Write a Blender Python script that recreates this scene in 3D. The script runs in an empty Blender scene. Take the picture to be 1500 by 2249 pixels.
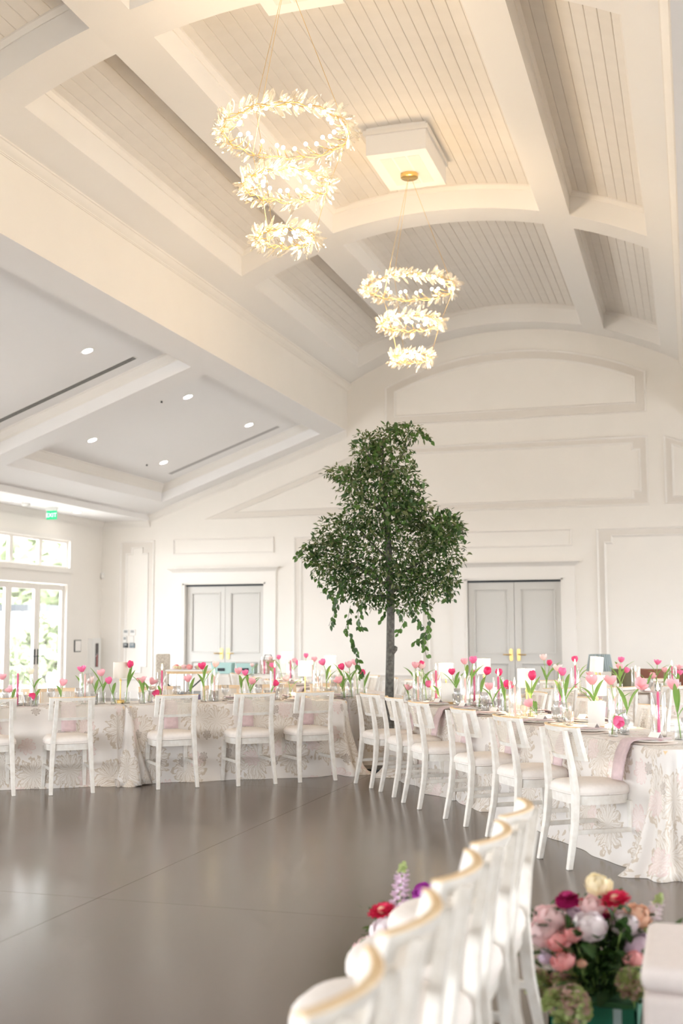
import bpy, bmesh, math, random
from mathutils import Vector, Matrix
random.seed(7)
R = math.radians
PI = math.pi
scn = bpy.context.scene
col = scn.collection

# ------------------------------------------------------------------ camera
W, HH = 1500, 2249
FPX, PITCH, ROLL, YAW = 2510.3, R(5.8676), R(-0.119), R(17.0353)
CH = 1.475                      # camera height
YB = 22.6                       # back wall
_f = Vector((-math.sin(YAW)*math.cos(PITCH), math.cos(YAW)*math.cos(PITCH), math.sin(PITCH)))
_r = Vector((math.cos(YAW), math.sin(YAW), 0)); _u = _r.cross(_f)
CR = math.cos(ROLL)*_r + math.sin(ROLL)*_u
CU = -math.sin(ROLL)*_r + math.cos(ROLL)*_u
CF = _f
cam_d = bpy.data.cameras.new('camera'); cam = bpy.data.objects.new('camera', cam_d); col.objects.link(cam)
cam_d.sensor_fit = 'HORIZONTAL'; cam_d.sensor_width = 24; cam_d.lens = FPX/W*24
cam_d.clip_start = .05; cam_d.clip_end = 300
cam.matrix_world = Matrix(((CR.x, CU.x, -CF.x, 0), (CR.y, CU.y, -CF.y, 0), (CR.z, CU.z, -CF.z, CH), (0, 0, 0, 1)))
cam_d.dof.use_dof = True; cam_d.dof.focus_distance = 9.3; cam_d.dof.aperture_fstop = 1.7
scn.camera = cam

# ------------------------------------------------------------------ view, world
vs = scn.view_settings
vs.view_transform = 'Standard'; vs.look = 'None'; vs.gamma = 1; vs.use_curve_mapping = False
vs.exposure = 1.07
world = bpy.data.worlds.new('world'); scn.world = world; world.use_nodes = True
bg = world.node_tree.nodes['Background']
bg.inputs[0].default_value = (0.97, 0.98, 1.0, 1); bg.inputs[1].default_value = 8.7
cy = scn.cycles
cy.max_bounces = 10; cy.diffuse_bounces = 6; cy.glossy_bounces = 4; cy.transmission_bounces = 6; cy.transparent_max_bounces = 24
cy.caustics_reflective = False; cy.caustics_refractive = False; cy.sample_clamp_indirect = 6

# ------------------------------------------------------------------ pixel helpers
def ray(x, y):
    return CF*FPX + CR*(x - W/2) - CU*(y - HH/2)
def on_z(x, y, z):
    d = ray(x, y); return Vector((0, 0, CH)) + d*((z-CH)/d.z)
def on_y(x, y, Y):
    d = ray(x, y); return Vector((0, 0, CH)) + d*(Y/d.y)
def px_of(p):
    v = Vector(p) - Vector((0, 0, CH)); z = v.dot(CF)
    return W/2 + FPX*v.dot(CR)/z, HH/2 - FPX*v.dot(CU)/z
def z_at(x, y, xy):
    d = ray(x, y); return CH + d.z*math.hypot(xy[0], xy[1])/math.hypot(d.x, d.y)

# ------------------------------------------------------------------ mesh helper
class MB:
    def __init__(s): s.v = []; s.f = []
    def quad(s, a, b, c, d):
        n = len(s.v); s.v += [tuple(a), tuple(b), tuple(c), tuple(d)]; s.f.append((n, n+1, n+2, n+3)); return s
    def poly(s, pts):
        n = len(s.v); s.v += [tuple(p) for p in pts]; s.f.append(tuple(range(n, n+len(pts)))); return s
    def box(s, lo, hi):
        x0, y0, z0 = lo; x1, y1, z1 = hi; n = len(s.v)
        s.v += [(x0,y0,z0),(x1,y0,z0),(x1,y1,z0),(x0,y1,z0),(x0,y0,z1),(x1,y0,z1),(x1,y1,z1),(x0,y1,z1)]
        s.f += [tuple(n+i for i in q) for q in ((0,3,2,1),(4,5,6,7),(0,1,5,4),(1,2,6,5),(2,3,7,6),(3,0,4,7))]; return s
    def loft(s, rings, closed=True, cap=True):
        k = len(rings[0]); n0 = len(s.v)
        for r in rings: s.v += [tuple(p) for p in r]
        for i in range(len(rings)-1):
            for j in range(k if closed else k-1):
                a = n0+i*k+j; b = n0+i*k+(j+1) % k
                s.f.append((a, b, b+k, a+k))
        if cap and closed:
            s.f.append(tuple(n0+j for j in reversed(range(k)))); m = n0+(len(rings)-1)*k
            s.f.append(tuple(m+j for j in range(k)))
        return s
    def tube(s, pts, rad, k=6):
        pts = [Vector(p) for p in pts]; rings = []
        rs = rad if isinstance(rad, (list, tuple)) else [rad]*len(pts)
        prev = None
        for i, p in enumerate(pts):
            t = (pts[min(i+1, len(pts)-1)] - pts[max(i-1, 0)])
            if t.length < 1e-9: t = Vector((0, 0, 1))
            t.normalize()
            ref = prev if prev is not None and abs(prev.dot(t)) < .95 else (Vector((0, 0, 1)) if abs(t.z) < .9 else Vector((1, 0, 0)))
            a = (ref - t*ref.dot(t)).normalized(); b = t.cross(a); prev = a
            rings.append([p + (a*math.cos(2*PI*j/k) + b*math.sin(2*PI*j/k))*rs[i] for j in range(k)])
        return s.loft(rings)
    def bar(s, p, q, wp, wq=None, up=(0, 0, 1)):
        """rectangular bar from p to q; wp, wq = (a, b) half sizes"""
        p = Vector(p); q = Vector(q); wq = wq or wp; t = (q-p).normalized(); up = Vector(up)
        if abs(up.dot(t)) > .97: up = Vector((0, 1, 0))
        a = t.cross(up).normalized(); b = a.cross(t)
        rr = []
        for c, w_ in ((p, wp), (q, wq)):
            rr.append([c+a*w_[0]+b*w_[1], c-a*w_[0]+b*w_[1], c-a*w_[0]-b*w_[1], c+a*w_[0]-b*w_[1]])
        return s.loft(rr)
    def lathe(s, prof, k=16, c=(0, 0, 0), rib=0):
        rings = []
        for r, z in prof:
            rings.append([(c[0]+r*(1+(rib if j % 2 else 0))*math.cos(2*PI*j/k), c[1]+r*(1+(rib if j % 2 else 0))*math.sin(2*PI*j/k), c[2]+z) for j in range(k)])
        return s.loft(rings, cap=False)
    def sphere(s, c, r, k=10, m=6, sz=1):
        prof = [(max(1e-4, r*math.sin(PI*i/m)), -r*sz*math.cos(PI*i/m)) for i in range(m+1)]
        return s.lathe(prof, k, c)
    def mesh(s, name, mats=None, smooth=False):
        me = bpy.data.meshes.new(name); me.from_pydata(s.v, [], s.f); me.update()
        if mats is not None: me.materials.append(mats)
        if smooth:
            me.polygons.foreach_set('use_smooth', [True]*len(me.polygons))
        return me
    def build(s, name, m, parent=None, smooth=False, kind=None):
        return put(name, s.mesh(name, m, smooth), parent, kind)
def put(name, me, parent=None, kind=None):
    o = bpy.data.objects.new(name, me); col.objects.link(o)
    if parent is not None: o.parent = parent
    if kind: o['kind'] = kind
    return o
def autosmooth(o, ang=35):
    me = o.data
    me.polygons.foreach_set('use_smooth', [True]*len(me.polygons))
    try: me.set_sharp_from_angle(angle=R(ang))
    except Exception: pass
    return o
def bevel(o, w=.004, seg=2):
    m = o.modifiers.new('bevel', 'BEVEL'); m.width = w; m.segments = seg; m.limit_method = 'ANGLE'; return o
def tag(o, label, cat, group=None):
    o['label'] = label; o['category'] = cat
    if group: o['group'] = group
    return o
def thing(name, loc=(0, 0, 0), rz=0, label=None, cat=None, group=None):
    o = bpy.data.objects.new(name, None); col.objects.link(o); o.empty_display_size = .1
    o.location = loc; o.rotation_euler = (0, 0, rz)
    if label: tag(o, label, cat, group)
    return o
def dup(root, loc=None, rz=None, label=None, group=None):
    r = root.copy(); col.objects.link(r)
    if loc is not None: r.location = loc
    if rz is not None: r.rotation_euler = (0, 0, rz)
    if label: r['label'] = label
    if group: r['group'] = group
    for ch in root.children:
        c = ch.copy(); col.objects.link(c); c.parent = r
        for g in ch.children:
            d = g.copy(); col.objects.link(d); d.parent = c
    return r
ORD = ['first', 'second', 'third', 'fourth', 'fifth', 'sixth', 'seventh', 'eighth', 'ninth', 'tenth', 'eleventh', 'twelfth',
       'thirteenth', 'fourteenth', 'fifteenth', 'sixteenth', 'seventeenth', 'eighteenth', 'nineteenth', 'twentieth']
def ordn(i):
    if i < 20: return ORD[i]
    t = {2: 'twenty', 3: 'thirty', 4: 'forty', 5: 'fifty'}[(i+1)//10]
    return ({'twenty': 'twentieth', 'thirty': 'thirtieth', 'forty': 'fortieth', 'fifty': 'fiftieth'}[t]) if (i+1) % 10 == 0 else t+'-'+ORD[(i+1) % 10-1]

# ------------------------------------------------------------------ materials
def newmat(name):
    m = bpy.data.materials.new(name); m.use_nodes = True
    nt = m.node_tree; b = nt.nodes['Principled BSDF']; return m, nt, b
def mat(name, c, rough=.5, metal=0., noise=0., nscale=8., spec=.5, bump=0., c2=None, sss=0., sheen=0.):
    m, nt, b = newmat(name)
    b.inputs['Base Color'].default_value = (*c, 1); b.inputs['Roughness'].default_value = rough
    b.inputs['Metallic'].default_value = metal; b.inputs['Specular IOR Level'].default_value = spec
    if sheen: b.inputs['Sheen Weight'].default_value = sheen
    if noise or c2 or bump:
        tc = nt.nodes.new('ShaderNodeTexCoord'); nz = nt.nodes.new('ShaderNodeTexNoise')
        nz.inputs['Scale'].default_value = nscale; nz.inputs['Detail'].default_value = 5
        nt.links.new(tc.outputs['Object'], nz.inputs['Vector'])
        if noise or c2:
            rp = nt.nodes.new('ShaderNodeValToRGB')
            k = c2 or tuple(max(0, x*(1-noise)) for x in c)
            rp.color_ramp.elements[0].color = (*k, 1); rp.color_ramp.elements[1].color = (*c, 1)
            rp.color_ramp.elements[0].position = .35; rp.color_ramp.elements[1].position = .65
            nt.links.new(nz.outputs['Fac'], rp.inputs['Fac']); nt.links.new(rp.outputs['Color'], b.inputs['Base Color'])
        if bump:
            bp = nt.nodes.new('ShaderNodeBump'); bp.inputs['Strength'].default_value = bump; bp.inputs['Distance'].default_value = .01
            nt.links.new(nz.outputs['Fac'], bp.inputs['Height']); nt.links.new(bp.outputs['Normal'], b.inputs['Normal'])
    return m
def emis(name, c, s):
    m = bpy.data.materials.new(name); m.use_nodes = True; nt = m.node_tree
    for n in list(nt.nodes):
        if n.type != 'OUTPUT_MATERIAL': nt.nodes.remove(n)
    e = nt.nodes.new('ShaderNodeEmission'); e.inputs[0].default_value = (*c, 1); e.inputs[1].default_value = s
    nt.links.new(e.outputs[0], nt.nodes[0].inputs[0]); return m
def thin_glass(name, tint=(1, 1, 1), base=.06, edge=.75, rough=.02, white=0.):
    """thin clear glass: see-through face on, mirror-like at grazing angles"""
    m = bpy.data.materials.new(name); m.use_nodes = True; nt = m.node_tree
    for n in list(nt.nodes):
        if n.type != 'OUTPUT_MATERIAL': nt.nodes.remove(n)
    out = nt.nodes[0]
    t = nt.nodes.new('ShaderNodeBsdfTransparent'); t.inputs[0].default_value = (*tint, 1)
    g = nt.nodes.new('ShaderNodeBsdfGlossy'); g.inputs['Roughness'].default_value = rough
    lw = nt.nodes.new('ShaderNodeLayerWeight'); lw.inputs['Blend'].default_value = .35
    mp = nt.nodes.new('ShaderNodeMapRange'); mp.inputs[3].default_value = base; mp.inputs[4].default_value = edge
    nt.links.new(lw.outputs['Facing'], mp.inputs[0])
    mx = nt.nodes.new('ShaderNodeMixShader'); nt.links.new(mp.outputs[0], mx.inputs[0])
    nt.links.new(t.outputs[0], mx.inputs[1])
    if white:
        d = nt.nodes.new('ShaderNodeBsdfTranslucent'); d.inputs[0].default_value = (.95, .95, .95, 1)
        m2 = nt.nodes.new('ShaderNodeMixShader'); m2.inputs[0].default_value = white
        nt.links.new(g.outputs[0], m2.inputs[1]); nt.links.new(d.outputs[0], m2.inputs[2]); nt.links.new(m2.outputs[0], mx.inputs[2])
    else: nt.links.new(g.outputs[0], mx.inputs[2])
    nt.links.new(mx.outputs[0], out.inputs[0]); return m
def leafy(name, c, c2, tr=.35, rough=.45):
    m = mat(name, c, rough, noise=.1, nscale=3, c2=c2)
    nt = m.node_tree; b = nt.nodes['Principled BSDF']; out = [n for n in nt.nodes if n.type == 'OUTPUT_MATERIAL'][0]
    t = nt.nodes.new('ShaderNodeBsdfTranslucent'); mx = nt.nodes.new('ShaderNodeMixShader'); mx.inputs[0].default_value = tr
    src = b.inputs['Base Color'].links[0].from_socket
    nt.links.new(src, t.inputs[0]); nt.links.new(b.outputs[0], mx.inputs[1]); nt.links.new(t.outputs[0], mx.inputs[2])
    nt.links.new(mx.outputs[0], out.inputs[0]); return m

M = {}
M['wall'] = mat('wall_paint', (.865, .835, .79), .55, noise=.015, nscale=2)
M['ceil'] = mat('ceiling_paint', (.87, .855, .835), .6)
M['wing'] = mat('wing_ceiling_paint', (.86, .855, .86), .6)
M['plank'] = mat('plank_paint', (.82, .785, .74), .55, noise=.03, nscale=5)
M['trim'] = mat('trim_paint', (.845, .82, .785), .4)
M['door'] = mat('door_paint', (.65, .64, .615), .4)
M['brass'] = mat('brass', (.80, .56, .22), .28, 1)
M['gold'] = mat('gold_twig', (.90, .62, .22), .3, 1)
M['dark'] = mat('dark_metal', (.03, .035, .04), .4, .6)
M['black'] = mat('black_gap', (.02, .02, .022), .8)
M['chrome'] = mat('chrome', (.75, .76, .78), .15, 1)
M['white'] = mat('white_plastic', (.82, .82, .80), .4)
M['grey'] = mat('grey_plastic', (.35, .37, .38), .4)
M['chair'] = mat('whitewash', (.83, .81, .77), .45, noise=.06, nscale=22, c2=(.75, .715, .66))
M['wood'] = mat('worn_oak', (.72, .48, .24), .5, noise=.1, nscale=14, c2=(.78, .60, .36))
M['cane'] = mat('cane', (.80, .74, .65), .6)
M['seat'] = mat('linen_seat', (.84, .79, .75), .8, noise=.04, nscale=40)
M['napkin'] = mat('mauve_linen', (.64, .50, .52), .85, noise=.1, nscale=30, sheen=.2)
M['card'] = mat('card', (.88, .86, .83), .6)
M['china'] = mat('china', (.85, .82, .78), .15)
M['charger'] = mat('charger', (.72, .62, .55), .4)
M['glass'] = thin_glass('clear_glass', (.97, .98, .98), .05, .7)
M['ribbed'] = thin_glass('ribbed_glass', (.965, .97, .965), .09, .6, .04, .3)
M['cut'] = thin_glass('cut_crystal', (.96, .97, .98), .12, .8, .03, .2)
M['pane'] = thin_glass('window_pane', (.97, .985, .985), .02, .6)
M['crystal'] = thin_glass('crystal_leaf', (1, .985, .95), .16, .75, .06, .3)
M['bulb'] = emis('bulb_glow', (1, .86, .62), 22)
M['down'] = emis('downlight_glow', (1, .94, .86), 25)
M['flame'] = emis('flame', (1, .72, .30), 14)
M['exit'] = emis('exit_green', (.05, .62, .26), .75)
M['exitlet'] = emis('exit_letter', (.9, 1, .93), 1.0)
M['green'] = leafy('tulip_leaf', (.20, .40, .09), (.30, .50, .14), .35)
M['stem'] = mat('stem_green', (.30, .46, .14), .5)
for k_, c_ in dict(H=(.80, .05, .22), M=(.83, .20, .42), L=(.88, .48, .54), P=(.90, .68, .66), W=(.92, .84, .74)).items():
    M['t'+k_] = leafy('petal_'+k_, c_, tuple(min(1, x*1.15+.04) for x in c_), .4)
M['candleH'] = mat('wax_hot_pink', (.76, .08, .24), .35)
M['candleP'] = mat('wax_blush', (.87, .55, .50), .35)
M['bark'] = mat('bark', (.085, .082, .075), .9, nscale=30, c2=(.17, .165, .15), bump=.6)
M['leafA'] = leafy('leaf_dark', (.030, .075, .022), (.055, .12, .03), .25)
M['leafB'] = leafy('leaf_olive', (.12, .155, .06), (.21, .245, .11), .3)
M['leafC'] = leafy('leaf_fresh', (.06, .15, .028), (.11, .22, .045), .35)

# lampshade: lit fabric
def shade_mat(name, c, s):
    m, nt, b = newmat(name); b.inputs['Base Color'].default_value = (*c, 1); b.inputs['Roughness'].default_value = .9
    b.inputs['Emission Color'].default_value = (1, .90, .74, 1); b.inputs['Emission Strength'].default_value = s; return m
M['shade'] = shade_mat('lit_lampshade', (.85, .80, .72), .17)
M['shade_off'] = mat('linen_shade', (.82, .77, .69), .9)

# floor: polished stained concrete
m, nt, b = newmat('polished_concrete'); M['floor'] = m
tc = nt.nodes.new('ShaderNodeTexCoord')
n1 = nt.nodes.new('ShaderNodeTexNoise'); n1.inputs['Scale'].default_value = .8; n1.inputs['Detail'].default_value = 4; n1.inputs['Roughness'].default_value = .6
n2 = nt.nodes.new('ShaderNodeTexNoise'); n2.inputs['Scale'].default_value = 60; n2.inputs['Detail'].default_value = 3
geo = nt.nodes.new('ShaderNodeNewGeometry')
for n_ in (n1, n2): nt.links.new(geo.outputs['Position'], n_.inputs['Vector'])
rp = nt.nodes.new('ShaderNodeValToRGB'); rp.color_ramp.elements[0].position = .3; rp.color_ramp.elements[1].position = .72
rp.color_ramp.elements[0].color = (.095, .069, .053, 1); rp.color_ramp.elements[1].color = (.137, .103, .080, 1)
mxc = nt.nodes.new('ShaderNodeMix'); mxc.data_type = 'RGBA'; mxc.blend_type = 'MULTIPLY'; mxc.inputs[0].default_value = .0
nt.links.new(n1.outputs['Fac'], rp.inputs['Fac']); nt.links.new(rp.outputs['Color'], mxc.inputs[6]); nt.links.new(n2.outputs['Fac'], mxc.inputs[7])
nt.links.new(mxc.outputs[2], b.inputs['Base Color'])
mr = nt.nodes.new('ShaderNodeMapRange'); mr.inputs[3].default_value = .17; mr.inputs[4].default_value = .24
nt.links.new(n1.outputs['Fac'], mr.inputs[0]); nt.links.new(mr.outputs[0], b.inputs['Roughness'])
b.inputs['Specular IOR Level'].default_value = 1.0

# floral damask cloth
def cloth_material(name, base, scale=1.9):
    m, nt, b = newmat(name); L = nt.links; N = nt.nodes.new
    def math_(op, a, c=None):
        n = N('ShaderNodeMath'); n.operation = op
        for i, x in enumerate((a, c)):
            if x is None: continue
            if isinstance(x, (int, float)): n.inputs[i].default_value = x
            else: L.new(x, n.inputs[i])
        return n.outputs[0]
    uv = N('ShaderNodeUVMap'); uv.uv_map = 'UVMap'
    sc_ = N('ShaderNodeVectorMath'); sc_.operation = 'SCALE'; sc_.inputs['Scale'].default_value = scale; L.new(uv.outputs[0], sc_.inputs[0])
    wob = N('ShaderNodeTexNoise'); wob.inputs['Scale'].default_value = 5; wob.inputs['Detail'].default_value = 3; L.new(sc_.outputs[0], wob.inputs['Vector'])
    def blooms(vscale, thr, seed, petals):
        of = N('ShaderNodeVectorMath'); of.operation = 'ADD'; of.inputs[1].default_value = (seed, seed*.7, 0); L.new(sc_.outputs[0], of.inputs[0])
        vo = N('ShaderNodeTexVoronoi'); vo.voronoi_dimensions = '2D'; vo.inputs['Scale'].default_value = vscale; vo.inputs['Randomness'].default_value = .75
        L.new(of.outputs[0], vo.inputs['Vector'])
        df = N('ShaderNodeVectorMath'); df.operation = 'SUBTRACT'; L.new(of.outputs[0], df.inputs[0]); L.new(vo.outputs['Position'], df.inputs[1])
        sp = N('ShaderNodeSeparateXYZ'); L.new(df.outputs[0], sp.inputs[0])
        ang = math_('ARCTAN2', sp.outputs[1], sp.outputs[0])
        r = math_('MULTIPLY', vo.outputs['Distance'], 1.0)
        wv = math_('MULTIPLY', math_('SUBTRACT', wob.outputs['Fac'], .5), 9.0)
        r = math_('ADD', r, math_('MULTIPLY', math_('SUBTRACT', wob.outputs['Fac'], .5), thr*.9))
        pet = math_('ABSOLUTE', math_('SINE', math_('ADD', math_('MULTIPLY', ang, petals/2), wv)))
        edge = math_('ADD', thr*.72, math_('MULTIPLY', pet, thr*.42))
        inside = math_('LESS_THAN', r, edge)
        lines = math_('GREATER_THAN', math_('SINE', math_('ADD', math_('MULTIPLY', ang, petals*2.5), math_('MULTIPLY', wv, 2.5))), .15)
        rim = math_('GREATER_THAN', r, math_('MULTIPLY', edge, .86))
        seps = math_('LESS_THAN', pet, .22)
        ink = math_('MAXIMUM', math_('MULTIPLY', lines, .55), math_('MAXIMUM', rim, seps))
        sc = N('ShaderNodeSeparateColor'); L.new(vo.outputs['Color'], sc.inputs[0])
        return inside, ink, sc.outputs[0], sc.outputs[1]
    colr = None; cur = N('ShaderNodeRGB'); cur.outputs[0].default_value = (*base, 1); cur = cur.outputs[0]
    def over(cur, fac, c):
        mx = N('ShaderNodeMix'); mx.data_type = 'RGBA'; L.new(fac, mx.inputs[0]); L.new(cur, mx.inputs[6])
        if isinstance(c, tuple): mx.inputs[7].default_value = (*c, 1)
        else: L.new(c, mx.inputs[7])
        return mx.outputs[2]
    for vscale, thr, seed, petals, pale, inkc, gate in (
            (1.25, .42, 0., 13, (.78, .735, .68), (.50, .41, .31), .95),
            (1.5, .24, 3.7, 9, (.80, .70, .68), (.70, .55, .53), .42),
            (1.9, .17, 8.1, 6, (.56, .50, .455), (.33, .285, .255), .40)):
        ins, ink, ra, rb = blooms(vscale, thr, seed, petals)
        g = math_('MULTIPLY', ins, math_('LESS_THAN', ra, gate))
        cur = over(cur, math_('MULTIPLY', g, .6), pale)
        cur = over(cur, math_('MULTIPLY', math_('MULTIPLY', g, ink), .7), inkc)
    L.new(cur, b.inputs['Base Color']); b.inputs['Roughness'].default_value = .7; b.inputs['Sheen Weight'].default_value = .15
    bp = N('ShaderNodeBump'); bp.inputs['Strength'].default_value = .25; bp.inputs['Distance'].default_value = .01
    L.new(wob.outputs['Fac'], bp.inputs['Height']); L.new(bp.outputs[0], b.inputs['Normal'])
    return m
M['cloth'] = cloth_material('floral_cloth', (.77, .735, .705), 2.25)

# ================================================================== SETTING
# vault
XC, ZC, R1, R2 = -3.4034, .7783, 6.7073, 7.05
XL, XR = -6.79, 2*XC+6.79                # header faces
YN = -4.0                                # wall behind the camera
BAYS = [(-3.02, 2.84), (3.36, 9.24), (9.76, 15.66), (16.2, 21.98)]
COFX = [(-6.37, -5.34), (-4.92, -1.887), (-1.467, -.437)]
def zc(x, r=R1): return ZC + math.sqrt(r*r - (x-XC)**2)
def xs_between(a, b, n=None):
    n = n or max(1, int(abs(b-a)/.22)); return [a+(b-a)*i/n for i in range(n+1)]
mb = MB()
xb = sorted([XL, XR] + [x for c in COFX for x in c]); yb = [YN] + [y for p in BAYS for y in p] + [YB]
for i in range(len(xb)-1):
    for j in range(len(yb)-1):
        cof = any(abs(xb[i]-c[0]) < 1e-6 for c in COFX) and any(abs(yb[j]-p[0]) < 1e-6 for p in BAYS)
        xx = xs_between(xb[i], xb[i+1])
        y0, y1 = yb[j], yb[j+1]
        if not cof:
            for a, b_ in zip(xx, xx[1:]): mb.quad((a, y0, zc(a)), (b_, y0, zc(b_)), (b_, y1, zc(b_)), (a, y1, zc(a)))
        else:
            for a, b_ in zip(xx, xx[1:]):
                for y in (y0, y1): mb.quad((a, y, zc(a)), (b_, y, zc(b_)), (b_, y, zc(b_, R2+.05)), (a, y, zc(a, R2+.05)))
                mb.quad((a, y0, zc(a, R2+.03)), (b_, y0, zc(b_, R2+.03)), (b_, y1, zc(b_, R2+.03)), (a, y1, zc(a, R2+.03)))
            for x in (xb[i], xb[i+1]): mb.quad((x, y0, zc(x)), (x, y1, zc(x)), (x, y1, zc(x, R2+.05)), (x, y0, zc(x, R2+.05)))
ceiling = mb.build('ceiling', M['ceil'], kind='structure')
# planks: unit cross-section around local Z down, length along Y
def plank_mesh(w, L):
    h = w/2; c = .006
    prof = [(-h+.001, .02), (-h+.001, c), (-h+c+.001, 0), (h-c-.001, 0), (h-.001, c), (h-.001, .02)]
    m_ = MB(); m_.loft([[(x, 0, z) for x, z in prof], [(x, L, z) for x, z in prof]]); return m_.mesh('plank', M['plank'])
for bi, (y0, y1) in enumerate(BAYS):
    for (x0, x1) in COFX:
        a0 = math.atan2(x0-XC, math.sqrt(R2**2-(x0-XC)**2)); a1 = math.atan2(x1-XC, math.sqrt(R2**2-(x1-XC)**2))
        n = max(1, round((a1-a0)*R2/.143)); w_ = (a1-a0)*R2/n
        me = plank_mesh(w_, y1-y0)
        for k in range(n):
            a = a0+(k+.5)*(a1-a0)/n
            o = put('plank', me, ceiling)
            o.location = (XC+R2*math.sin(a), y0, ZC+R2*math.cos(a)); o.rotation_euler = (0, a, 0)
# cove strip round the top of each coffer
mb = MB()
for (y0, y1) in BAYS:
    for (x0, x1) in COFX:
        for x, s_ in ((x0, 1), (x1, -1)):
            z = zc(x, R2)
            mb.loft([[(x, y, z-.07), (x+s_*.015, y, z-.07), (x+s_*.045, y, z-.02), (x+s_*.045, y, z+.02), (x, y, z+.02)] for y in (y0, y1)])
        for y, s_ in ((y0, 1), (y1, -1)):
            xx = xs_between(x0, x1)
            mb.loft([[(x, y, zc(x, R2)-.07), (x, y+s_*.015, zc(x, R2)-.07), (x, y+s_*.045, zc(x, R2)-.02), (x, y+s_*.045, zc(x, R2)+.02), (x, y, zc(x, R2)+.02)] for x in xx])
mb.build('coffer_moulding', M['trim'], ceiling)

# crown profile sweep
CROWN = [(0, 0), (.012, 0), (.012, -.0), (0, 0)]
def crown(mb_, p, q, out, dn, s=.12, h=.14):
    """moulding from p to q along a wall/ceiling corner; out = away from wall, dn = down the wall"""
    p, q, out, dn = Vector(p), Vector(q), Vector(out).normalized(), Vector(dn).normalized()
    prof = [(0, 0), (s, 0), (s, .018), (s*.86, .025), (s*.7, .06*h/.14), (s*.42, .09*h/.14), (s*.22, h*.8), (s*.22, h*.88), (s*.12, h*.9), (s*.12, h), (0, h)]
    return mb_.loft([[c + out*a + dn*d for a, d in prof] for c in (p, q)])
# vault header faces + crowns
SL = (5.60-3.97)/4.51
XD, XW = -11.30, -12.47              # drop and window wall (left); mirrored right
def mir(x): return 2*XC - x
for side, nm in ((0, 'left'), (1, 'right')):
    fx = (lambda x: x) if side == 0 else mir
    sg = 1 if side == 0 else -1
    mb = MB(); x = fx(XL)
    mb.quad((x, YN, 5.60), (x, YB, 5.60), (x, YB, 6.60), (x, YN, 6.60))
    crown(mb, (x, YN, zc(x)+.005), (x, YB, zc(x)+.005), (sg, 0, .0), (0, 0, -1), .10, .13)
    o = mb.build('wall_header_'+nm, M['wall'], kind='structure'); autosmooth(o, 25)
    # sloped wing ceiling with trays
    mb = MB()
    def zs(xx): return 5.60 + SL*(xx-XL)
    TX = (-10.735, -7.185); TD = .35
    xbk = [XD, TX[0], TX[1], XL]
    for i in range(3):
        for j in range(len(yb)-1):
            a, b_ = xbk[i], xbk[i+1]; y0, y1 = yb[j], yb[j+1]
            tray = i == 1 and any(abs(y0-p[0]) < 1e-6 for p in BAYS)
            P4 = lambda o_: [(fx(a), y0, zs(a)+o_), (fx(b_), y0, zs(b_)+o_), (fx(b_), y1, zs(b_)+o_), (fx(a), y1, zs(a)+o_)]
            if not tray: mb.poly(P4(0))
            else:
                mb.poly(P4(TD)); lo, hi = P4(0), P4(TD)
                for k in range(4): mb.quad(lo[k], lo[(k+1) % 4], hi[(k+1) % 4], hi[k])
    mb.quad((fx(XD), YN, 3.97), (fx(XD), YB, 3.97), (fx(XD), YB, 3.85), (fx(XD), YN, 3.85))
    mb.quad((fx(XD), YN, 3.85), (fx(XD), YB, 3.85), (fx(XW), YB, 3.85), (fx(XW), YN, 3.85))
    wc = mb.build('ceiling_wing_'+nm, M['wing'], kind='structure')
    mb = MB()
    for (y0, y1) in BAYS:
        a, b_ = TX
        crown(mb, (fx(a), y0, zs(a)+TD), (fx(a), y1, zs(a)+TD), (sg, 0, SL), (0, 0, -1), .11, .15)
        crown(mb, (fx(b_), y0, zs(b_)+TD), (fx(b_), y1, zs(b_)+TD), (-sg, 0, -SL), (0, 0, -1), .11, .15)
        for y, d in ((y0, 1), (y1, -1)):
            crown(mb, (fx(a), y, zs(a)+TD), (fx(b_), y, zs(b_)+TD), (0, d, 0), (0, 0, -1), .11, .15)
    # crowns on the back wall and the window wall
    crown(mb, (fx(XD), YB, 3.97), (fx(XL), YB, 5.60), (0, -1, 0), (0, 0, -1), .12, .15)
    crown(mb, (fx(XW), YB, 3.85), (fx(XD), YB, 3.85), (0, -1, 0), (0, 0, -1), .12, .14)
    crown(mb, (fx(XW), YN, 3.85), (fx(XW), YB, 3.85), (sg, 0, 0), (0, 0, -1), .12, .14)
    o = mb.build('tray_moulding', M['trim'], wc); autosmooth(o, 25)

def wall_grid(mb_, us, vs_, holes, P, depth=0, dn=None):
    """rectangular wall with rectangular holes; P(u, v) -> point; reveals of given depth along dn"""
    us = sorted(set(us + [h[0] for h in holes] + [h[1] for h in holes])); vs_ = sorted(set(vs_ + [h[2] for h in holes] + [h[3] for h in holes]))
    for a, b_ in zip(us, us[1:]):
        for c, d in zip(vs_, vs_[1:]):
            um, vm = (a+b_)/2, (c+d)/2
            if any(h[0] < um < h[1] and h[2] < vm < h[3] for h in holes): continue
            mb_.quad(P(a, c), P(b_, c), P(b_, d), P(a, d))
    if depth:
        dv = Vector(dn)*depth
        for h in holes:
            c4 = [Vector(P(h[0], h[2])), Vector(P(h[1], h[2])), Vector(P(h[1], h[3])), Vector(P(h[0], h[3]))]
            for k in range(4): mb_.quad(c4[k], c4[(k+1) % 4], c4[(k+1) % 4]+dv, c4[k]+dv)
DOORS = [(-10.46, -8.645), (-4.31, -2.455)]
mb = MB()
wall_grid(mb, [XW, mir(XW)], [0, 8.2], [(a, b_, 0, 2.44) for a, b_ in DOORS], lambda u, v: (u, YB, v), .16, (0, 1, 0))
wall_back = mb.build('wall_back', M['wall'], kind='structure')

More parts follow.
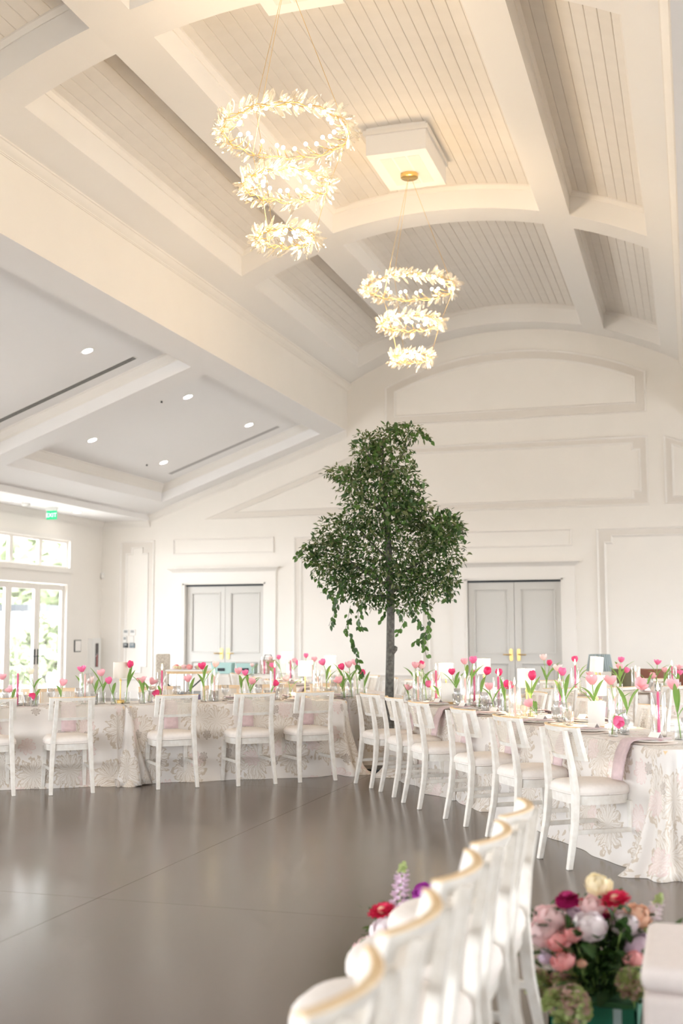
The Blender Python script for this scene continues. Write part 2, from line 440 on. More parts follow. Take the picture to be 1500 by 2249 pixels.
# --- mouldings on the back wall (closed outlines in X, Z)
def offset_poly(pts, d):
    n = len(pts); out = []
    area = sum(pts[i][0]*pts[(i+1) % n][1]-pts[(i+1) % n][0]*pts[i][1] for i in range(n))
    s_ = 1 if area > 0 else -1
    for i in range(n):
        p0, p1, p2 = Vector(pts[i-1]), Vector(pts[i]), Vector(pts[(i+1) % n])
        e1, e2 = (p1-p0).normalized(), (p2-p1).normalized()
        n1_, n2_ = Vector((-e1.y, e1.x))*s_, Vector((-e2.y, e2.x))*s_
        k = n1_ + n2_; k = k/ max(.3, (1 + n1_.dot(n2_)))
        out.append((p1.x + k.x*d, p1.y + k.y*d))
    return out
def bead(mb_, pts, w=.045, h=.028, Y=YB):
    rings = [(0, 0), (0, h), (.3, h*1.15), (.6, h*.7), (.9, h*.55), (1, 0)]
    loops = [[(x, Y-hh, z) for x, z in offset_poly(pts, w*k)] for k, hh in rings]
    n = len(pts)
    for a, b_ in zip(loops, loops[1:]):
        for i in range(n): mb_.quad(a[i], a[(i+1) % n], b_[(i+1) % n], b_[i])
def band(mb_, outer, inner, Y=YB-.007):
    bm = bmesh.new(); es = []
    for pts in (outer, inner):
        vv = [bm.verts.new((x, Y, z)) for x, z in pts]
        es += [bm.edges.new((vv[i], vv[(i+1) % len(vv)])) for i in range(len(vv))]
    bmesh.ops.triangle_fill(bm, edges=es, use_beauty=True, use_dissolve=False)
    n0 = len(mb_.v); bm.verts.index_update()
    mb_.v += [tuple(v.co) for v in bm.verts]; mb_.f += [tuple(n0+v.index for v in f.verts) for f in bm.faces]; bm.free()
def rect(x0, x1, z0, z1): return [(x0, z0), (x1, z0), (x1, z1), (x0, z1)]
def notched(x0, x1, z0, z1, k=.13):
    return [(x0+k, z0), (x1-k, z0), (x1-k, z0+k), (x1, z0+k), (x1, z1-k), (x1-k, z1-k), (x1-k, z1), (x0+k, z1), (x0+k, z1-k), (x0, z1-k), (x0, z0+k), (x0+k, z0+k)]
def arcpts(x0, x1, zs_, za, n=28):
    # arc through (x0, zs) (mid, za) (x1, zs), right to left
    hw = (x1-x0)/2; sag = za-zs_; r = (hw*hw+sag*sag)/(2*sag); c = (x0+x1)/2; zc_ = za-r
    return [(x, zc_+math.sqrt(r*r-(x-c)**2)) for x in (x1-(x1-x0)*i/n for i in range(n+1))]
panels = []
def panel(outer, inner):
    mb_ = MB(); bead(mb_, outer); bead(mb_, inner); bd = MB(); band(bd, outer, inner); panels.append((mb_, bd))
panel([(-5.98, 5.65), (-.735, 5.65)] + arcpts(-5.98, -.735, 6.47, 7.07), [(-5.78, 5.83), (-.935, 5.83)] + arcpts(-5.78, -.935, 6.37, 6.89))
panel(rect(-6.072, -.735, 3.84, 5.20), notched(-5.93, -.877, 3.97, 5.08))
for s_ in (0, 1):
    g = (lambda x: x) if s_ == 0 else mir
    panel([(g(-10.01), 3.84), (g(-6.356), 3.84), (g(-6.356), 5.20)], [(g(-9.33), 3.97), (g(-6.50), 3.97), (g(-6.50), 5.02)])
for (a, b_) in ((-7.97, -5.06), (-1.755, 1.165), (-12.02, -11.19)):
    panel(rect(a, b_, .40, 3.42), notched(a+.14, b_-.14, .54, 3.28))
for (a, b_) in ((-10.74, -8.42), (-4.595, -2.215)):
    mb_ = MB(); bead(mb_, rect(a, b_, 3.09, 3.425), .035); panels.append((mb_, None))
M['band'] = mat('moulding_band', (.76, .72, .67), .5)
for i, (mb, bd) in enumerate(panels):
    o = mb.build('trim_%d' % (i+1), M['trim'], kind='structure'); autosmooth(o, 30)
    if bd: bd.build('panel_border', M['band'], o)
mb = MB()
xs_ = [XW] + [v for a, b_ in DOORS for v in (a-.28, b_+.28)] + [mir(XW)]
for a, b_ in zip(xs_[::2], xs_[1::2]):
    mb.box((a, YB-.02, 0), (b_, YB, .18)); mb.box((a, YB-.03, 0), (b_, YB-.02, .02))
mb.build('baseboard_back', M['trim'], kind='structure')

# --- interior double doors
def panel_leaf(x0, x1, z1, Y):
    """door leaf with two recessed panels"""
    mb_ = MB(); sx = .12
    holes = [(x0+sx, x1-sx, .25, .80), (x0+sx, x1-sx, 1.0, z1-.14)]
    wall_grid(mb_, [x0, x1], [.01, z1], holes, lambda u, v: (u, Y, v), .022, (0, 1, 0))
    for h in holes: mb_.quad((h[0], Y+.022, h[2]), (h[1], Y+.022, h[2]), (h[1], Y+.022, h[3]), (h[0], Y+.022, h[3]))
    for h in holes: bead(mb_, rect(h[0]-.012, h[1]+.012, h[2]-.012, h[3]+.012), .03, .012, Y)
    mb_.quad((x0, Y, .01), (x0, Y+.045, .01), (x0, Y+.045, z1), (x0, Y, z1)); mb_.quad((x1, Y, .01), (x1, Y+.045, .01), (x1, Y+.045, z1), (x1, Y, z1))
    return mb_
for i, (a, b_) in enumerate(DOORS):
    d = bpy.data.objects.new('door_%d' % (i+1), None); col.objects.link(d); d['kind'] = 'structure'
    mid = (a+b_)/2; Y = YB+.09
    panel_leaf(a+.012, mid-.004, 2.40, Y).build('door_leaf', M['door'], d)
    panel_leaf(mid+.004, b_-.012, 2.40, Y).build('door_leaf', M['door'], d)
    MB().box((a, Y-.02, 2.405), (b_, Y+.05, 2.44)).build('door_track', M['dark'], d)
    MB().box((a-.3, Y+.06, -.05), (b_+.3, Y+.2, 2.6)).build('door_backing', M['black'], d)
    for s_ in (-1, 1):
        x = mid + s_*.075
        hd = MB()
        k = 14; pr = []
        for j in range(k):
            t = 2*PI*j/k; zz = .085*(1 if math.sin(t) > 0 else -1); pr.append((x+.036*math.cos(t), 0.97+zz+.036*math.sin(t)))
        hd.loft([[(px_, Y-.002, pz) for px_, pz in pr], [(px_, Y-.016, pz) for px_, pz in pr]])
        hd.tube([(x, Y-.01, .975), (x, Y-.055, .975), (x+s_*.02, Y-.065, .975), (x+s_*.15, Y-.065, .975)], .011, 8)
        o = hd.build('door_handle', M['brass'], d); o['label'] = 'brass lever handle on a rounded plate'; autosmooth(o)
    # casing
    mb = MB()
    for x0, x1 in ((a-.28, a-.05), (b_+.05, b_+.28)):
        mb.box((x0, YB-.03, 0), (x1, YB, 2.49)); mb.box((x0-.012, YB-.042, 2.22), (x1+.012, YB, 2.235)); mb.box((x0-.01, YB-.04, 0), (x1+.01, YB, .22))
    for x0, x1 in ((a-.05, a), (b_, b_+.05)): mb.box((x0, YB-.02, 0), (x1, YB, 2.46))
    mb.box((a-.05, YB-.02, 2.44), (b_+.05, YB, 2.49))
    mb.box((a-.29, YB-.045, 2.47), (b_+.29, YB, 2.50)); mb.box((a-.28, YB-.03, 2.50), (b_+.28, YB, 2.72))
    x0, x1 = a-.28, b_+.28
    prof = [(0, 2.70), (.035, 2.70), (.045, 2.715), (.075, 2.75), (.115, 2.77), (.13, 2.785), (.13, 2.80), (0, 2.805)]
    mb.loft([[(x0-max(0, p-.03), YB-p, z) for p, z in prof], [(x1+max(0, p-.03), YB-p, z) for p, z in prof]])
    mb.build('door_casing', M['trim'], d)

# --- window walls (left, right) and the wall behind the camera
UNITS = [(17.05, 21.12), (10.62, 14.70), (4.2, 8.28), (-2.2, 1.9)]
wn = 0
def portal(loc, rot, sx, sy):
    l = bpy.data.lights.new('portal', 'AREA'); l.shape = 'RECTANGLE'; l.size = sx; l.size_y = sy; l.cycles.is_portal = True
    o = bpy.data.objects.new('window_light_portal', l); col.objects.link(o); o.location = loc; o.rotation_euler = rot
for side, nm in ((0, 'left'), (1, 'right')):
    fx = (lambda x: x) if side == 0 else mir
    sg = 1 if side == 0 else -1; X = fx(XW)
    holes = []
    for (y0, y1) in (UNITS if side == 0 else UNITS[:3]): holes += [(y0, y1, 0, 2.42), (y0, y1+.08, 2.76, 3.33)]
    mb = MB(); wall_grid(mb, [YN, YB], [0, 4.2], holes, lambda u, v: (X, u, v), .14, (-sg, 0, 0))
    mb.build('wall_'+nm, M['wall'], kind='structure')
    mb = MB()
    for a, b_ in zip([YN]+[u[1]+.1 for u in UNITS[::-1]], [u[0]-.1 for u in UNITS[::-1]]+[YB]):
        mb.box((min(X, X+sg*.02), a, 0), (max(X, X+sg*.02), b_, .18))
    mb.build('baseboard_'+nm, M['trim'], kind='structure')
    for (y0, y1) in (UNITS if side == 0 else UNITS[:3]):
        wn += 1
        w = bpy.data.objects.new('window_%d' % wn, None); col.objects.link(w); w['kind'] = 'structure'
        def bx(mb_, xa, xb_, ya, yb_, za, zb): mb_.box((min(xa, xb_), ya, za), (max(xa, xb_), yb_, zb))
        # casing
        mb = MB()
        for p, q, za, zb, t_ in ((y1, y1+.10, 0, 2.44, .022), (y0-.10, y0, 0, 2.44, .022), (y0-.12, y1+.14, 2.42, 2.50, .03), (y0-.1, y1+.16, 2.50, 2.66, .022), (y0-.13, y1+.2, 2.655, 2.68, .045),
                                 (y0-.1, y1+.18, 2.68, 2.76, .035), (y0-.1, y1+.18, 3.33, 3.42, .03), (y0-.1, y0, 2.76, 3.33, .03), (y1+.08, y1+.18, 2.76, 3.33, .03)):
            bx(mb, X, X+sg*t_, p, q, za, zb)
        mb.build('window_casing', M['trim'], w)
        n = 4; lw_ = (y1-y0)/n; Xi = X-sg*.07
        for k in range(n):
            a, b_ = y0+k*lw_, y0+(k+1)*lw_
            mb = MB(); s_ = .105
            for p, q, za, zb in ((a+.004, a+s_, .01, 2.40), (b_-s_, b_-.004, .01, 2.40), (a+s_, b_-s_, 2.29, 2.40), (a+s_, b_-s_, .01, .24)):
                bx(mb, Xi-.025, Xi+.025, p, q, za, zb)
            leaf = mb.build('glazed_leaf', M['trim'], w)
            MB().quad((Xi, a+s_, .24), (Xi, b_-s_, .24), (Xi, b_-s_, 2.29), (Xi, a+s_, 2.29)).build('pane', M['pane'], leaf)
            mb = MB(); t_ = .06
            yy0, yy1 = y0+k*(lw_+.02), y0+(k+1)*(lw_+.02)
            for p, q, za, zb in ((yy0, yy0+t_, 2.76, 3.33), (yy1-t_, yy1, 2.76, 3.33), (yy0+t_, yy1-t_, 2.76, 2.80), (yy0+t_, yy1-t_, 3.28, 3.33)):
                bx(mb, Xi-.03, Xi+.03, p, q, za, zb)
            tr = mb.build('transom_frame', M['trim'], w)
            MB().quad((Xi, yy0+t_, 2.80), (Xi, yy1-t_, 2.80), (Xi, yy1-t_, 3.28), (Xi, yy0+t_, 3.28)).build('pane', M['pane'], tr)
        if side == 0:
            for s_ in (-1, 1):
                yy = y0+3*lw_ + s_*.055; mb = MB(); mb.box((Xi+.024, yy-.022, .80), (Xi+.034, yy+.022, 1.10))
                mb.tube([(Xi+.03, yy, .96), (Xi+.08, yy, .96), (Xi+.085, yy+s_*.14, .965)], .010, 6)
                mb.build('door_lever', M['dark'], w)
        portal((X-sg*.16, (y0+y1)/2, 1.25), (0, R(-90)*sg, 0), 2.3, 4.0)
        portal((X-sg*.16, (y0+y1)/2+.04, 3.04), (0, R(-90)*sg, 0), .55, 4.0)
holes = [(-11.6, -8.0, .1, 2.9), (-5.6, -1.2, .4, 3.2), (2.2, 4.6, .6, 2.7)]  # unseen windows added behind the camera, sized to brighten the foreground
mb = MB(); wall_grid(mb, [XW, mir(XW)], [0, 8.2], holes, lambda u, v: (u, YN, v), .14, (0, -1, 0)); mb.build('wall_front', M['wall'], kind='structure')
for h in holes:
    wn += 1
    w = bpy.data.objects.new('window_%d' % wn, None); col.objects.link(w); w['kind'] = 'structure'
    n = 4; mb = MB(); lw_ = (h[1]-h[0])/n
    for k in range(n+1): mb.box((h[0]+k*lw_-.05, YN-.1, h[2]), (h[0]+k*lw_+.05, YN-.04, h[3]))
    mb.box((h[0], YN-.1, h[2]), (h[1], YN-.04, h[2]+.12)); mb.box((h[0], YN-.1, h[3]-.12), (h[1], YN-.04, h[3]))
    mb.build('window_frame', M['trim'], w)
    MB().quad((h[0], YN-.07, h[2]), (h[1], YN-.07, h[2]), (h[1], YN-.07, h[3]), (h[0], YN-.07, h[3])).build('pane', M['pane'], w)
    portal(((h[0]+h[1])/2, YN-.16, (h[2]+h[3])/2), (R(90), 0, 0), h[1]-h[0], h[3]-h[2])

# --- floor: slabs with saw-cut joints
floor = MB().box((XW-.1, YN-.1, -.10), (mir(XW)+.1, YB+.3, -.006)).build('floor', M['floor'], kind='structure')
gx = [XW-.1, -7.7, -3.2, 1.3, mir(XW)+.1]; gy = [YN-.1, 1.3, 5.82, 10.34, 14.86, 19.4, YB+.3]
for a, b_ in zip(gx, gx[1:]):
    for c, d in zip(gy, gy[1:]):
        MB().box((a+.0015, c+.0015, -.05), (b_-.0015, d-.0015, 0)).build('slab', M['floor'], floor)

# --- outside
M['grass'] = mat('pale_gravel', (.55, .535, .51), .9, nscale=2, c2=(.50, .485, .46))
M['hedge'] = mat('hedge', (.15, .19, .10), .9, nscale=1.5, c2=(.27, .31, .20))
M['render'] = mat('pale_render', (.75, .73, .70), .8)
o = MB().quad((-90, -60, -.15), (90, -60, -.15), (90, 90, -.15), (-90, 90, -.15)).build('ground_outside', M['grass'], kind='structure')
o = MB().box((-17.5, -6, -.14), (XW-.16, 26, -.02)).build('terrace', mat('terrace_stone', (.6, .58, .54), .8), kind='structure')
def shrub(x, y, r, h, label):
    mb_ = MB(); rnd = random.Random(int(x*100+y*7))
    for k in range(1500):
        th = rnd.uniform(0, 2*PI); ph = math.acos(rnd.uniform(-.3, 1)); q = rnd.uniform(.72, 1)
        lump = 1+.22*math.sin(3*th+x)+.15*math.sin(5*ph*2+y)
        c = Vector((math.cos(th)*math.sin(ph)*r*q*lump, math.sin(th)*math.sin(ph)*r*q*lump, h*.35+math.cos(ph)*h*.6*q*lump))
        d = Vector((rnd.gauss(0, 1), rnd.gauss(0, 1), rnd.gauss(0, 1))).normalized(); e = d.orthogonal().normalized(); s_ = r*.13
        mb_.quad(c-d*s_, c+e*s_*.55, c+d*s_, c-e*s_*.55)
    t = thing('shrub', (x, y, -.15), 0, label, 'shrub', 'shrubs outside the glass doors')
    mb_.build('foliage', M['hedge'], t, kind='stuff')
    mb_ = MB()
    for k in range(5): mb_.tube([(rnd.uniform(-.1, .1), rnd.uniform(-.1, .1), 0), (rnd.uniform(-.4, .4)*r, rnd.uniform(-.4, .4)*r, h*.7)], .03)
    mb_.build('stem', M['bark'], t)
shrub(-19.0, 31.0, 1.3, 1.9, 'pale leafy shrub outside, behind the glass door handles')
shrub(-17.5, 27.0, .7, 1.1, 'low pale shrub outside, by the far left door glass')
shrub(-27.0, 47.5, 4.5, 7.5, 'tall pale tree mass outside above the low pavilion roof')
shrub(-39.0, 47.0, 4.0, 6.5, 'pale tree mass outside at the far left of the glazing')
pv = thing('garden_pavilion', (-26, 36, -.15), 0, 'low white pavilion with a flat dark roof outside the glass doors', 'pavilion')
mb = MB(); mb.box((-6, 0, 2.3), (3.2, 3, 2.55)); mb.build('roof', M['dark'], pv)
mb = MB(); mb.box((-5.7, .3, 0), (2.9, 2.8, 2.3)); mb.build('pavilion_wall', M['render'], pv)
for k in range(4): MB().box((-5.7+k*2.8, .05, 0), (-5.55+k*2.8, .2, 2.3)).build('post', M['grey'], pv)

# ================================================================== FIXTURES
# chandelier boxes on the vault
def ceiling_box(y0, y1, label):
    t = thing('ceiling_box', (XC, (y0+y1)/2, 7.46), 0, label, 'ceiling box', 'boxes carrying the chandeliers')
    hw, hl = .39, (y1-y0)/2
    mb = MB(); mb.box((-hw, -hl, 0), (hw, hl, .45)); bevel(mb.build('box_body', M['ceil'], t), .004)
    mb = MB()
    for s_ in (-1, 1):
        mb.box((s_*hw-.03 if s_ > 0 else -hw-.03, -hl-.03, .26), (hw+.03 if s_ > 0 else -hw+.03, hl+.03, .32))
        mb.box((-hw-.029, s_*hl-.029, .261), (hw+.029, s_*hl+.029, .319))
    mb.build('box_moulding', M['trim'], t)
    for k in range(3):
        MB().box((-.25+k*.18, -hl+.16, -.004), (-.25+k*.18+.15, hl-.16, .002)).build('plank', M['plank'], t)
    return t
ceiling_box(13.47, 14.69, 'painted box on the vault above the smaller-looking far chandelier')
ceiling_box(8.80, 9.98, 'painted box at the top edge above the large near chandelier')

def crystal_mesh():
    mb_ = MB(); k = 6
    rings = [(.0008, 0), (.10, .25), (.13, .55), (.095, .84), (.0008, 1)]
    rr = [[(r*1.25*math.cos(2*PI*j/k), r*.55*math.sin(2*PI*j/k), z) for j in range(k)] for r, z in rings]
    mb_.loft(rr, cap=False); return mb_.mesh('crystal_leaf', M['crystal'])
CRYS = crystal_mesh()
BULB = MB().sphere((0, 0, 0), .019, 8, 6).mesh('bulb', M['bulb'], True)
def aim(o, loc, d, s, roll=0):
    q = Vector(d).to_track_quat('Z', 'Y').to_matrix().to_4x4() @ Matrix.Rotation(roll, 4, 'Z')
    o.matrix_local = Matrix.Translation(loc) @ q @ Matrix.Diagonal((s[0], s[1], s[2], 1))
def chandelier(Y, rings, zcan, label, energy, seed):
    rnd = random.Random(seed)
    t = thing('chandelier', (XC, Y, zcan), 0, label, 'chandelier', 'tiered crystal chandeliers')
    mb_ = MB(); mb_.lathe([(.001, 0), (.115, 0), (.115, -.05), (.10, -.06), (.001, -.062)], 24); autosmooth(mb_.build('canopy', M['brass'], t))
    prev = (0, -.06, .03)
    for i, (r, z, ncr, nb) in enumerate(rings):
        dz = z-zcan
        tilt = rnd.uniform(-.02, .02)
        ring = MB()
        for b_ in range(2):
            pts = []
            for k in range(73):
                a = 2*PI*k/72; rr = r + .018*math.sin(a*11+b_*2.1); zz = dz + .018*math.cos(a*11+b_*2.1)
                pts.append((rr*math.cos(a), rr*math.sin(a), zz))
            ring.tube(pts, .0042, 5)
        stems = []
        for k in range(nb):
            a = 2*PI*(k+rnd.uniform(-.3, .3))/nb
            e = (r-.13-rnd.uniform(0, .05)); p0 = (r*math.cos(a), r*math.sin(a), dz); p1 = (e*math.cos(a+.1), e*math.sin(a+.1), dz+.05+rnd.uniform(-.03, .03))
            ring.tube([p0, ((p0[0]+p1[0])/2, (p0[1]+p1[1])/2, dz+.005), p1], .004, 4); stems.append(p1)
        ro = ring.build('twig_ring', M['gold'], t, True)
        for p in stems:
            o = put('bulb', BULB, ro); o.location = p
        for k in range(ncr):
            a = 2*PI*(k+rnd.random()*.6)/ncr; ph = rnd.uniform(0, 2*PI)
            tang = Vector((-math.sin(a), math.cos(a), 0)); rad = Vector((math.cos(a), math.sin(a), 0))
            cr_ = rad*math.cos(ph)+Vector((0, 0, 1))*math.sin(ph)
            if math.cos(ph) < -.3 and rnd.random() < .5: cr_ = rad*abs(math.cos(ph)) + Vector((0, 0, 1))*math.sin(ph)
            d = tang*rnd.uniform(.35, .9) + cr_*rnd.uniform(.7, 1.1); L_ = rnd.uniform(.09, .15)
            o = put('crystal_leaf', CRYS, ro); aim(o, rad*r + Vector((0, 0, dz)) + cr_*.012, d, (L_*1.05, L_*1.05, L_), rnd.uniform(0, 6.28))
        ex = MB()
        for k in range(int(ncr*1.3)):
            a = rnd.uniform(0, 2*PI); ph = rnd.uniform(0, 2*PI)
            tang = Vector((-math.sin(a), math.cos(a), 0)); rad = Vector((math.cos(a), math.sin(a), 0))
            cr_ = rad*math.cos(ph)*(.5 if math.cos(ph) < 0 else 1)+Vector((0, 0, 1))*math.sin(ph)
            d = (tang*rnd.uniform(.3, .9) + cr_*rnd.uniform(.6, 1.1)); L_ = rnd.uniform(.07, .125)
            mq = Matrix.Translation(rad*r + Vector((0, 0, dz)) + cr_*.02) @ d.to_track_quat('Z', 'Y').to_matrix().to_4x4() @ Matrix.Rotation(rnd.uniform(0, 6.28), 4, 'Z') @ Matrix.Diagonal((L_, L_, L_, 1))
            n0 = len(ex.v); ex.v += [tuple(mq @ v.co) for v in CRYS.vertices]; ex.f += [tuple(n0+i_ for i_ in p.vertices) for p in CRYS.polygons]
        ex.build('small_crystals', M['crystal'], ro, kind='stuff')
        # cables
        for k in range(3):
            a = 2*PI*k/3+.4
            MB().tube([(prev[0]*math.cos(a)+(.03*math.cos(a) if i == 0 else 0), prev[0]*math.sin(a)+(.03*math.sin(a) if i == 0 else 0), prev[1]), (r*math.cos(a), r*math.sin(a), dz)], .0022, 4).build('cable', M['brass'], t)
        prev = (r, dz, 0)
        l = bpy.data.lights.new('chandelier_glow', 'POINT'); l.energy = energy*r; l.color = (1, .68, .35); l.shadow_soft_size = r*.45
        lo = bpy.data.objects.new('chandelier_glow', l); col.objects.link(lo); lo.parent = t; lo.location = (0, 0, dz+.02)
    return t
chandelier(9.4, [(.575, 5.97, 140, 24), (.385, 5.47, 95, 15), (.255, 4.98, 64, 9)], 7.46, 'large three-tier crystal ring chandelier hanging nearest, upper left of centre', 31, 3)
chandelier(14.2, [(.575, 5.92, 140, 24), (.385, 5.44, 95, 15), (.255, 4.98, 64, 9)], 7.46, 'three-tier crystal ring chandelier farther off, above the indoor tree', 45, 4)

# recessed lights and slot vents in the sloped trays
def zsl(x): return 5.60 + SL*(x-XL) + .35
sl_ang = math.atan(SL)
dl = MB(); dl.lathe([(.075, -.004), (.10, -.006), (.105, 0), (.10, .002)], 24)
dlm = dl.mesh('light_trim', M['white'], True); dd = MB(); dd.poly([(.078*math.cos(2*PI*j/24), .078*math.sin(2*PI*j/24), -.003) for j in range(24)]); ddm = dd.mesh('light_lens', M['down'])
spots = []
for (yy) in (17.68, 20.52, 14.27, 11.2, 7.8, 4.8):
    for xx in (-8.17, -9.99): spots.append((xx, yy, zsl(xx)-.002, -sl_ang, 'left sloped ceiling'))
for yy in (20.45, 18.3, 14.6): spots.append((-11.87, yy, 3.848, 0, 'low flat soffit'))
for i, (x, y, z, a, where) in enumerate(spots):
    p = px_of((x, y, z))
    if not (0 < p[0] < 1500 and 0 < p[1]): continue
    lab = {(-8.17, 17.68): 'round recessed light in the farther tray, near upper left corner', (-8.17, 20.52): 'round recessed light at far upper right of the farther tray',
           (-9.99, 17.68): 'round recessed light at lower left of the farther sloped tray', (-9.99, 20.52): 'round recessed light at lower right of farther tray, by the grey slot',
           (-8.17, 14.27): 'round recessed light in the nearer sloped tray above the black slot vent', (-11.87, 20.45): 'round recessed light in the low soffit right of the exit sign',
           (-11.87, 18.3): 'round recessed light in the low soffit at the left frame edge'}.get((x, y), 'round recessed light in the %s, mostly out of view' % where)
    t = thing('recessed_light', (x, y, z), 0, lab, 'ceiling light', 'recessed ceiling lights'); t.rotation_euler = (0, a, 0)
    put('light_trim', dlm, t); put('light_lens', ddm, t)
def slot(y, dark, label):
    t = thing('slot_vent', (-9.08, y, zsl(-9.08)-.001), 0, label, 'vent'); t.rotation_euler = (0, -sl_ang, 0); L_ = 1.27
    if dark:
        MB().box((-L_, -.075, -.004), (L_, .075, 0)).build('vent_plate', M['white'], t)
        for k in range(3): MB().box((-L_+.02, -.055+k*.042, -.006), (L_-.02, -.03+k*.042, -.003)).build('slot', M['black'], t)
    else:
        MB().box((-L_, -.075, -.004), (L_, .075, 0)).build('vent_plate', mat('vent_grey', (.42, .41, .42), .5), t)
        MB().box((-L_-.02, -.09, -.002), (L_+.02, .09, 0)).build('vent_rim', M['white'], t)
slot(15.2, True, 'long black-lined slot vent in the nearer sloped ceiling tray'); slot(21.4, False, 'long grey slot vent in the farther sloped ceiling tray')
for (x, y, lab) in ((-8.5, 17.35, 'tiny sprinkler beside the middle recessed light'), (-10.2, 20.2, 'tiny sprinkler beside the lower right recessed light')):
    t = thing('sprinkler', (x, y, zsl(x)), 0, lab, 'sprinkler'); MB().lathe([(.04, -.004), (.04, 0)], 12).build('plate', M['white'], t); MB().lathe([(.001, -.03), (.018, -.03), (.012, 0)], 8).build('head', M['dark'], t)
# exit sign
t = thing('exit_sign', (-11.9, 19.55, 3.62), 0, 'green glowing exit sign hanging from the low soffit over the glass doors', 'exit sign')
MB().box((-.11, -.012, 0), (.11, .012, .17)).build('sign_panel', M['exit'], t); MB().box((-.12, -.03, .17), (.12, .03, .228)).build('sign_housing', M['white'], t)
cu = bpy.data.curves.new('exit_text', 'FONT'); cu.body = 'EXIT'; cu.size = .115; cu.extrude = .002; cu.align_x = 'CENTER'
tmp = bpy.data.objects.new('tmp', cu); col.objects.link(tmp); bpy.context.view_layer.update()
tm = bpy.data.meshes.new_from_object(tmp.evaluated_get(bpy.context.evaluated_depsgraph_get())); bpy.data.objects.remove(tmp)
tm.materials.clear(); tm.materials.append(M['exitlet']); o = put('lettering', tm, t); o.rotation_euler = (R(90), 0, 0); o.location = (0, -.016, .045)
t = thing('smoke_detector', (-11.94, 18.7, 3.849), 0, 'white round smoke detector on the low soffit left of the exit sign', 'smoke detector')
autosmooth(MB().lathe([(.001, -.05), (.05, -.05), (.07, -.035), (.075, 0)], 20).build('detector_body', M['white'], t)); MB().lathe([(.04, -.052), (.045, -.050)], 20).build('vent_ring', M['grey'], t)
# wall devices
def wall_plate(name, x, z, w_, h_, m_, label, cat, inset=None, d=.03):
    t = thing(name, (x, YB-.001, z), 0, label, cat)
    bevel(MB().box((-w_/2, -d, -h_/2), (w_/2, 0, h_/2)).build('plate', m_, t), .005)
    if inset: MB().box((-w_*.32, -d-.003, -h_*.05), (w_*.32, -d, h_*.36)).build('display', inset, t)
wall_plate('thermostat', -11.84, 1.42, .13, .13, M['white'], 'white square wall control, upper left of the six beside the door', 'control', M['grey'])
wall_plate('thermostat', -11.68, 1.42, .13, .13, M['white'], 'white square wall control, upper right of the six beside the door', 'control', M['grey'])
wall_plate('switch_plate', -11.86, 1.27, .09, .14, M['white'], 'white switch plate, middle left of the six wall controls', 'switch', M['grey'])
wall_plate('switch_plate', -11.70, 1.27, .09, .14, M['white'], 'white switch plate, middle right of the six wall controls', 'switch', M['card'])
wall_plate('control_panel', -11.845, 1.14, .11, .10, M['dark'], 'dark touch panel, lower left of the six wall controls', 'control', M['grey'])
wall_plate('control_panel', -11.685, 1.14, .12, .10, mat('blue_grey_panel', (.12, .17, .20), .3), 'blue-grey touch panel, lower right of the six wall controls', 'control', M['grey'])
t = thing('motion_sensor', (XW+.05, YB-.05, 2.67), R(45), 'small white motion sensor high in the room corner', 'sensor'); bevel(MB().box((-.035, -.03, -.06), (.035, .03, .06)).build('sensor_body', M['white'], t), .01); MB().box((-.02, -.034, -.04), (.02, -.03, .01)).build('lens', M['card'], t)
t = thing('wall_frame', (XW, 21.61, 1.14), 0, 'small dark-framed notice on the wall beside the glass doors', 'frame'); MB().box((0, -.13, -.125), (.02, .13, .125)).build('frame', M['dark'], t); MB().box((.018, -.115, -.11), (.024, .115, .11)).build('notice', M['card'], t)
t = thing('extinguisher_cabinet', (XW, 22.25, .93), 0, 'white extinguisher cabinet with narrow dark window on the side wall', 'cabinet'); MB().box((0, -.2, -.37), (.10, .2, .37)).build('cabinet_body', M['white'], t)
d = MB().box((.10, -.17, -.34), (.115, .17, .34)).build('cabinet_door', M['white'], t); MB().box((.114, -.07, -.25), (.12, .06, .26)).build('cabinet_window', mat('cabinet_glass', (.10, .09, .09), .1), d); MB().tube([(.12, -.10, -.02), (.15, -.10, -.02), (.15, -.04, .04)], .008).build('handle', M['chrome'], d)
MB().box((.121, -.03, -.24), (.124, .03, .02)).build('extinguisher', mat('extinguisher_red', (.35, .12, .12), .4), t)

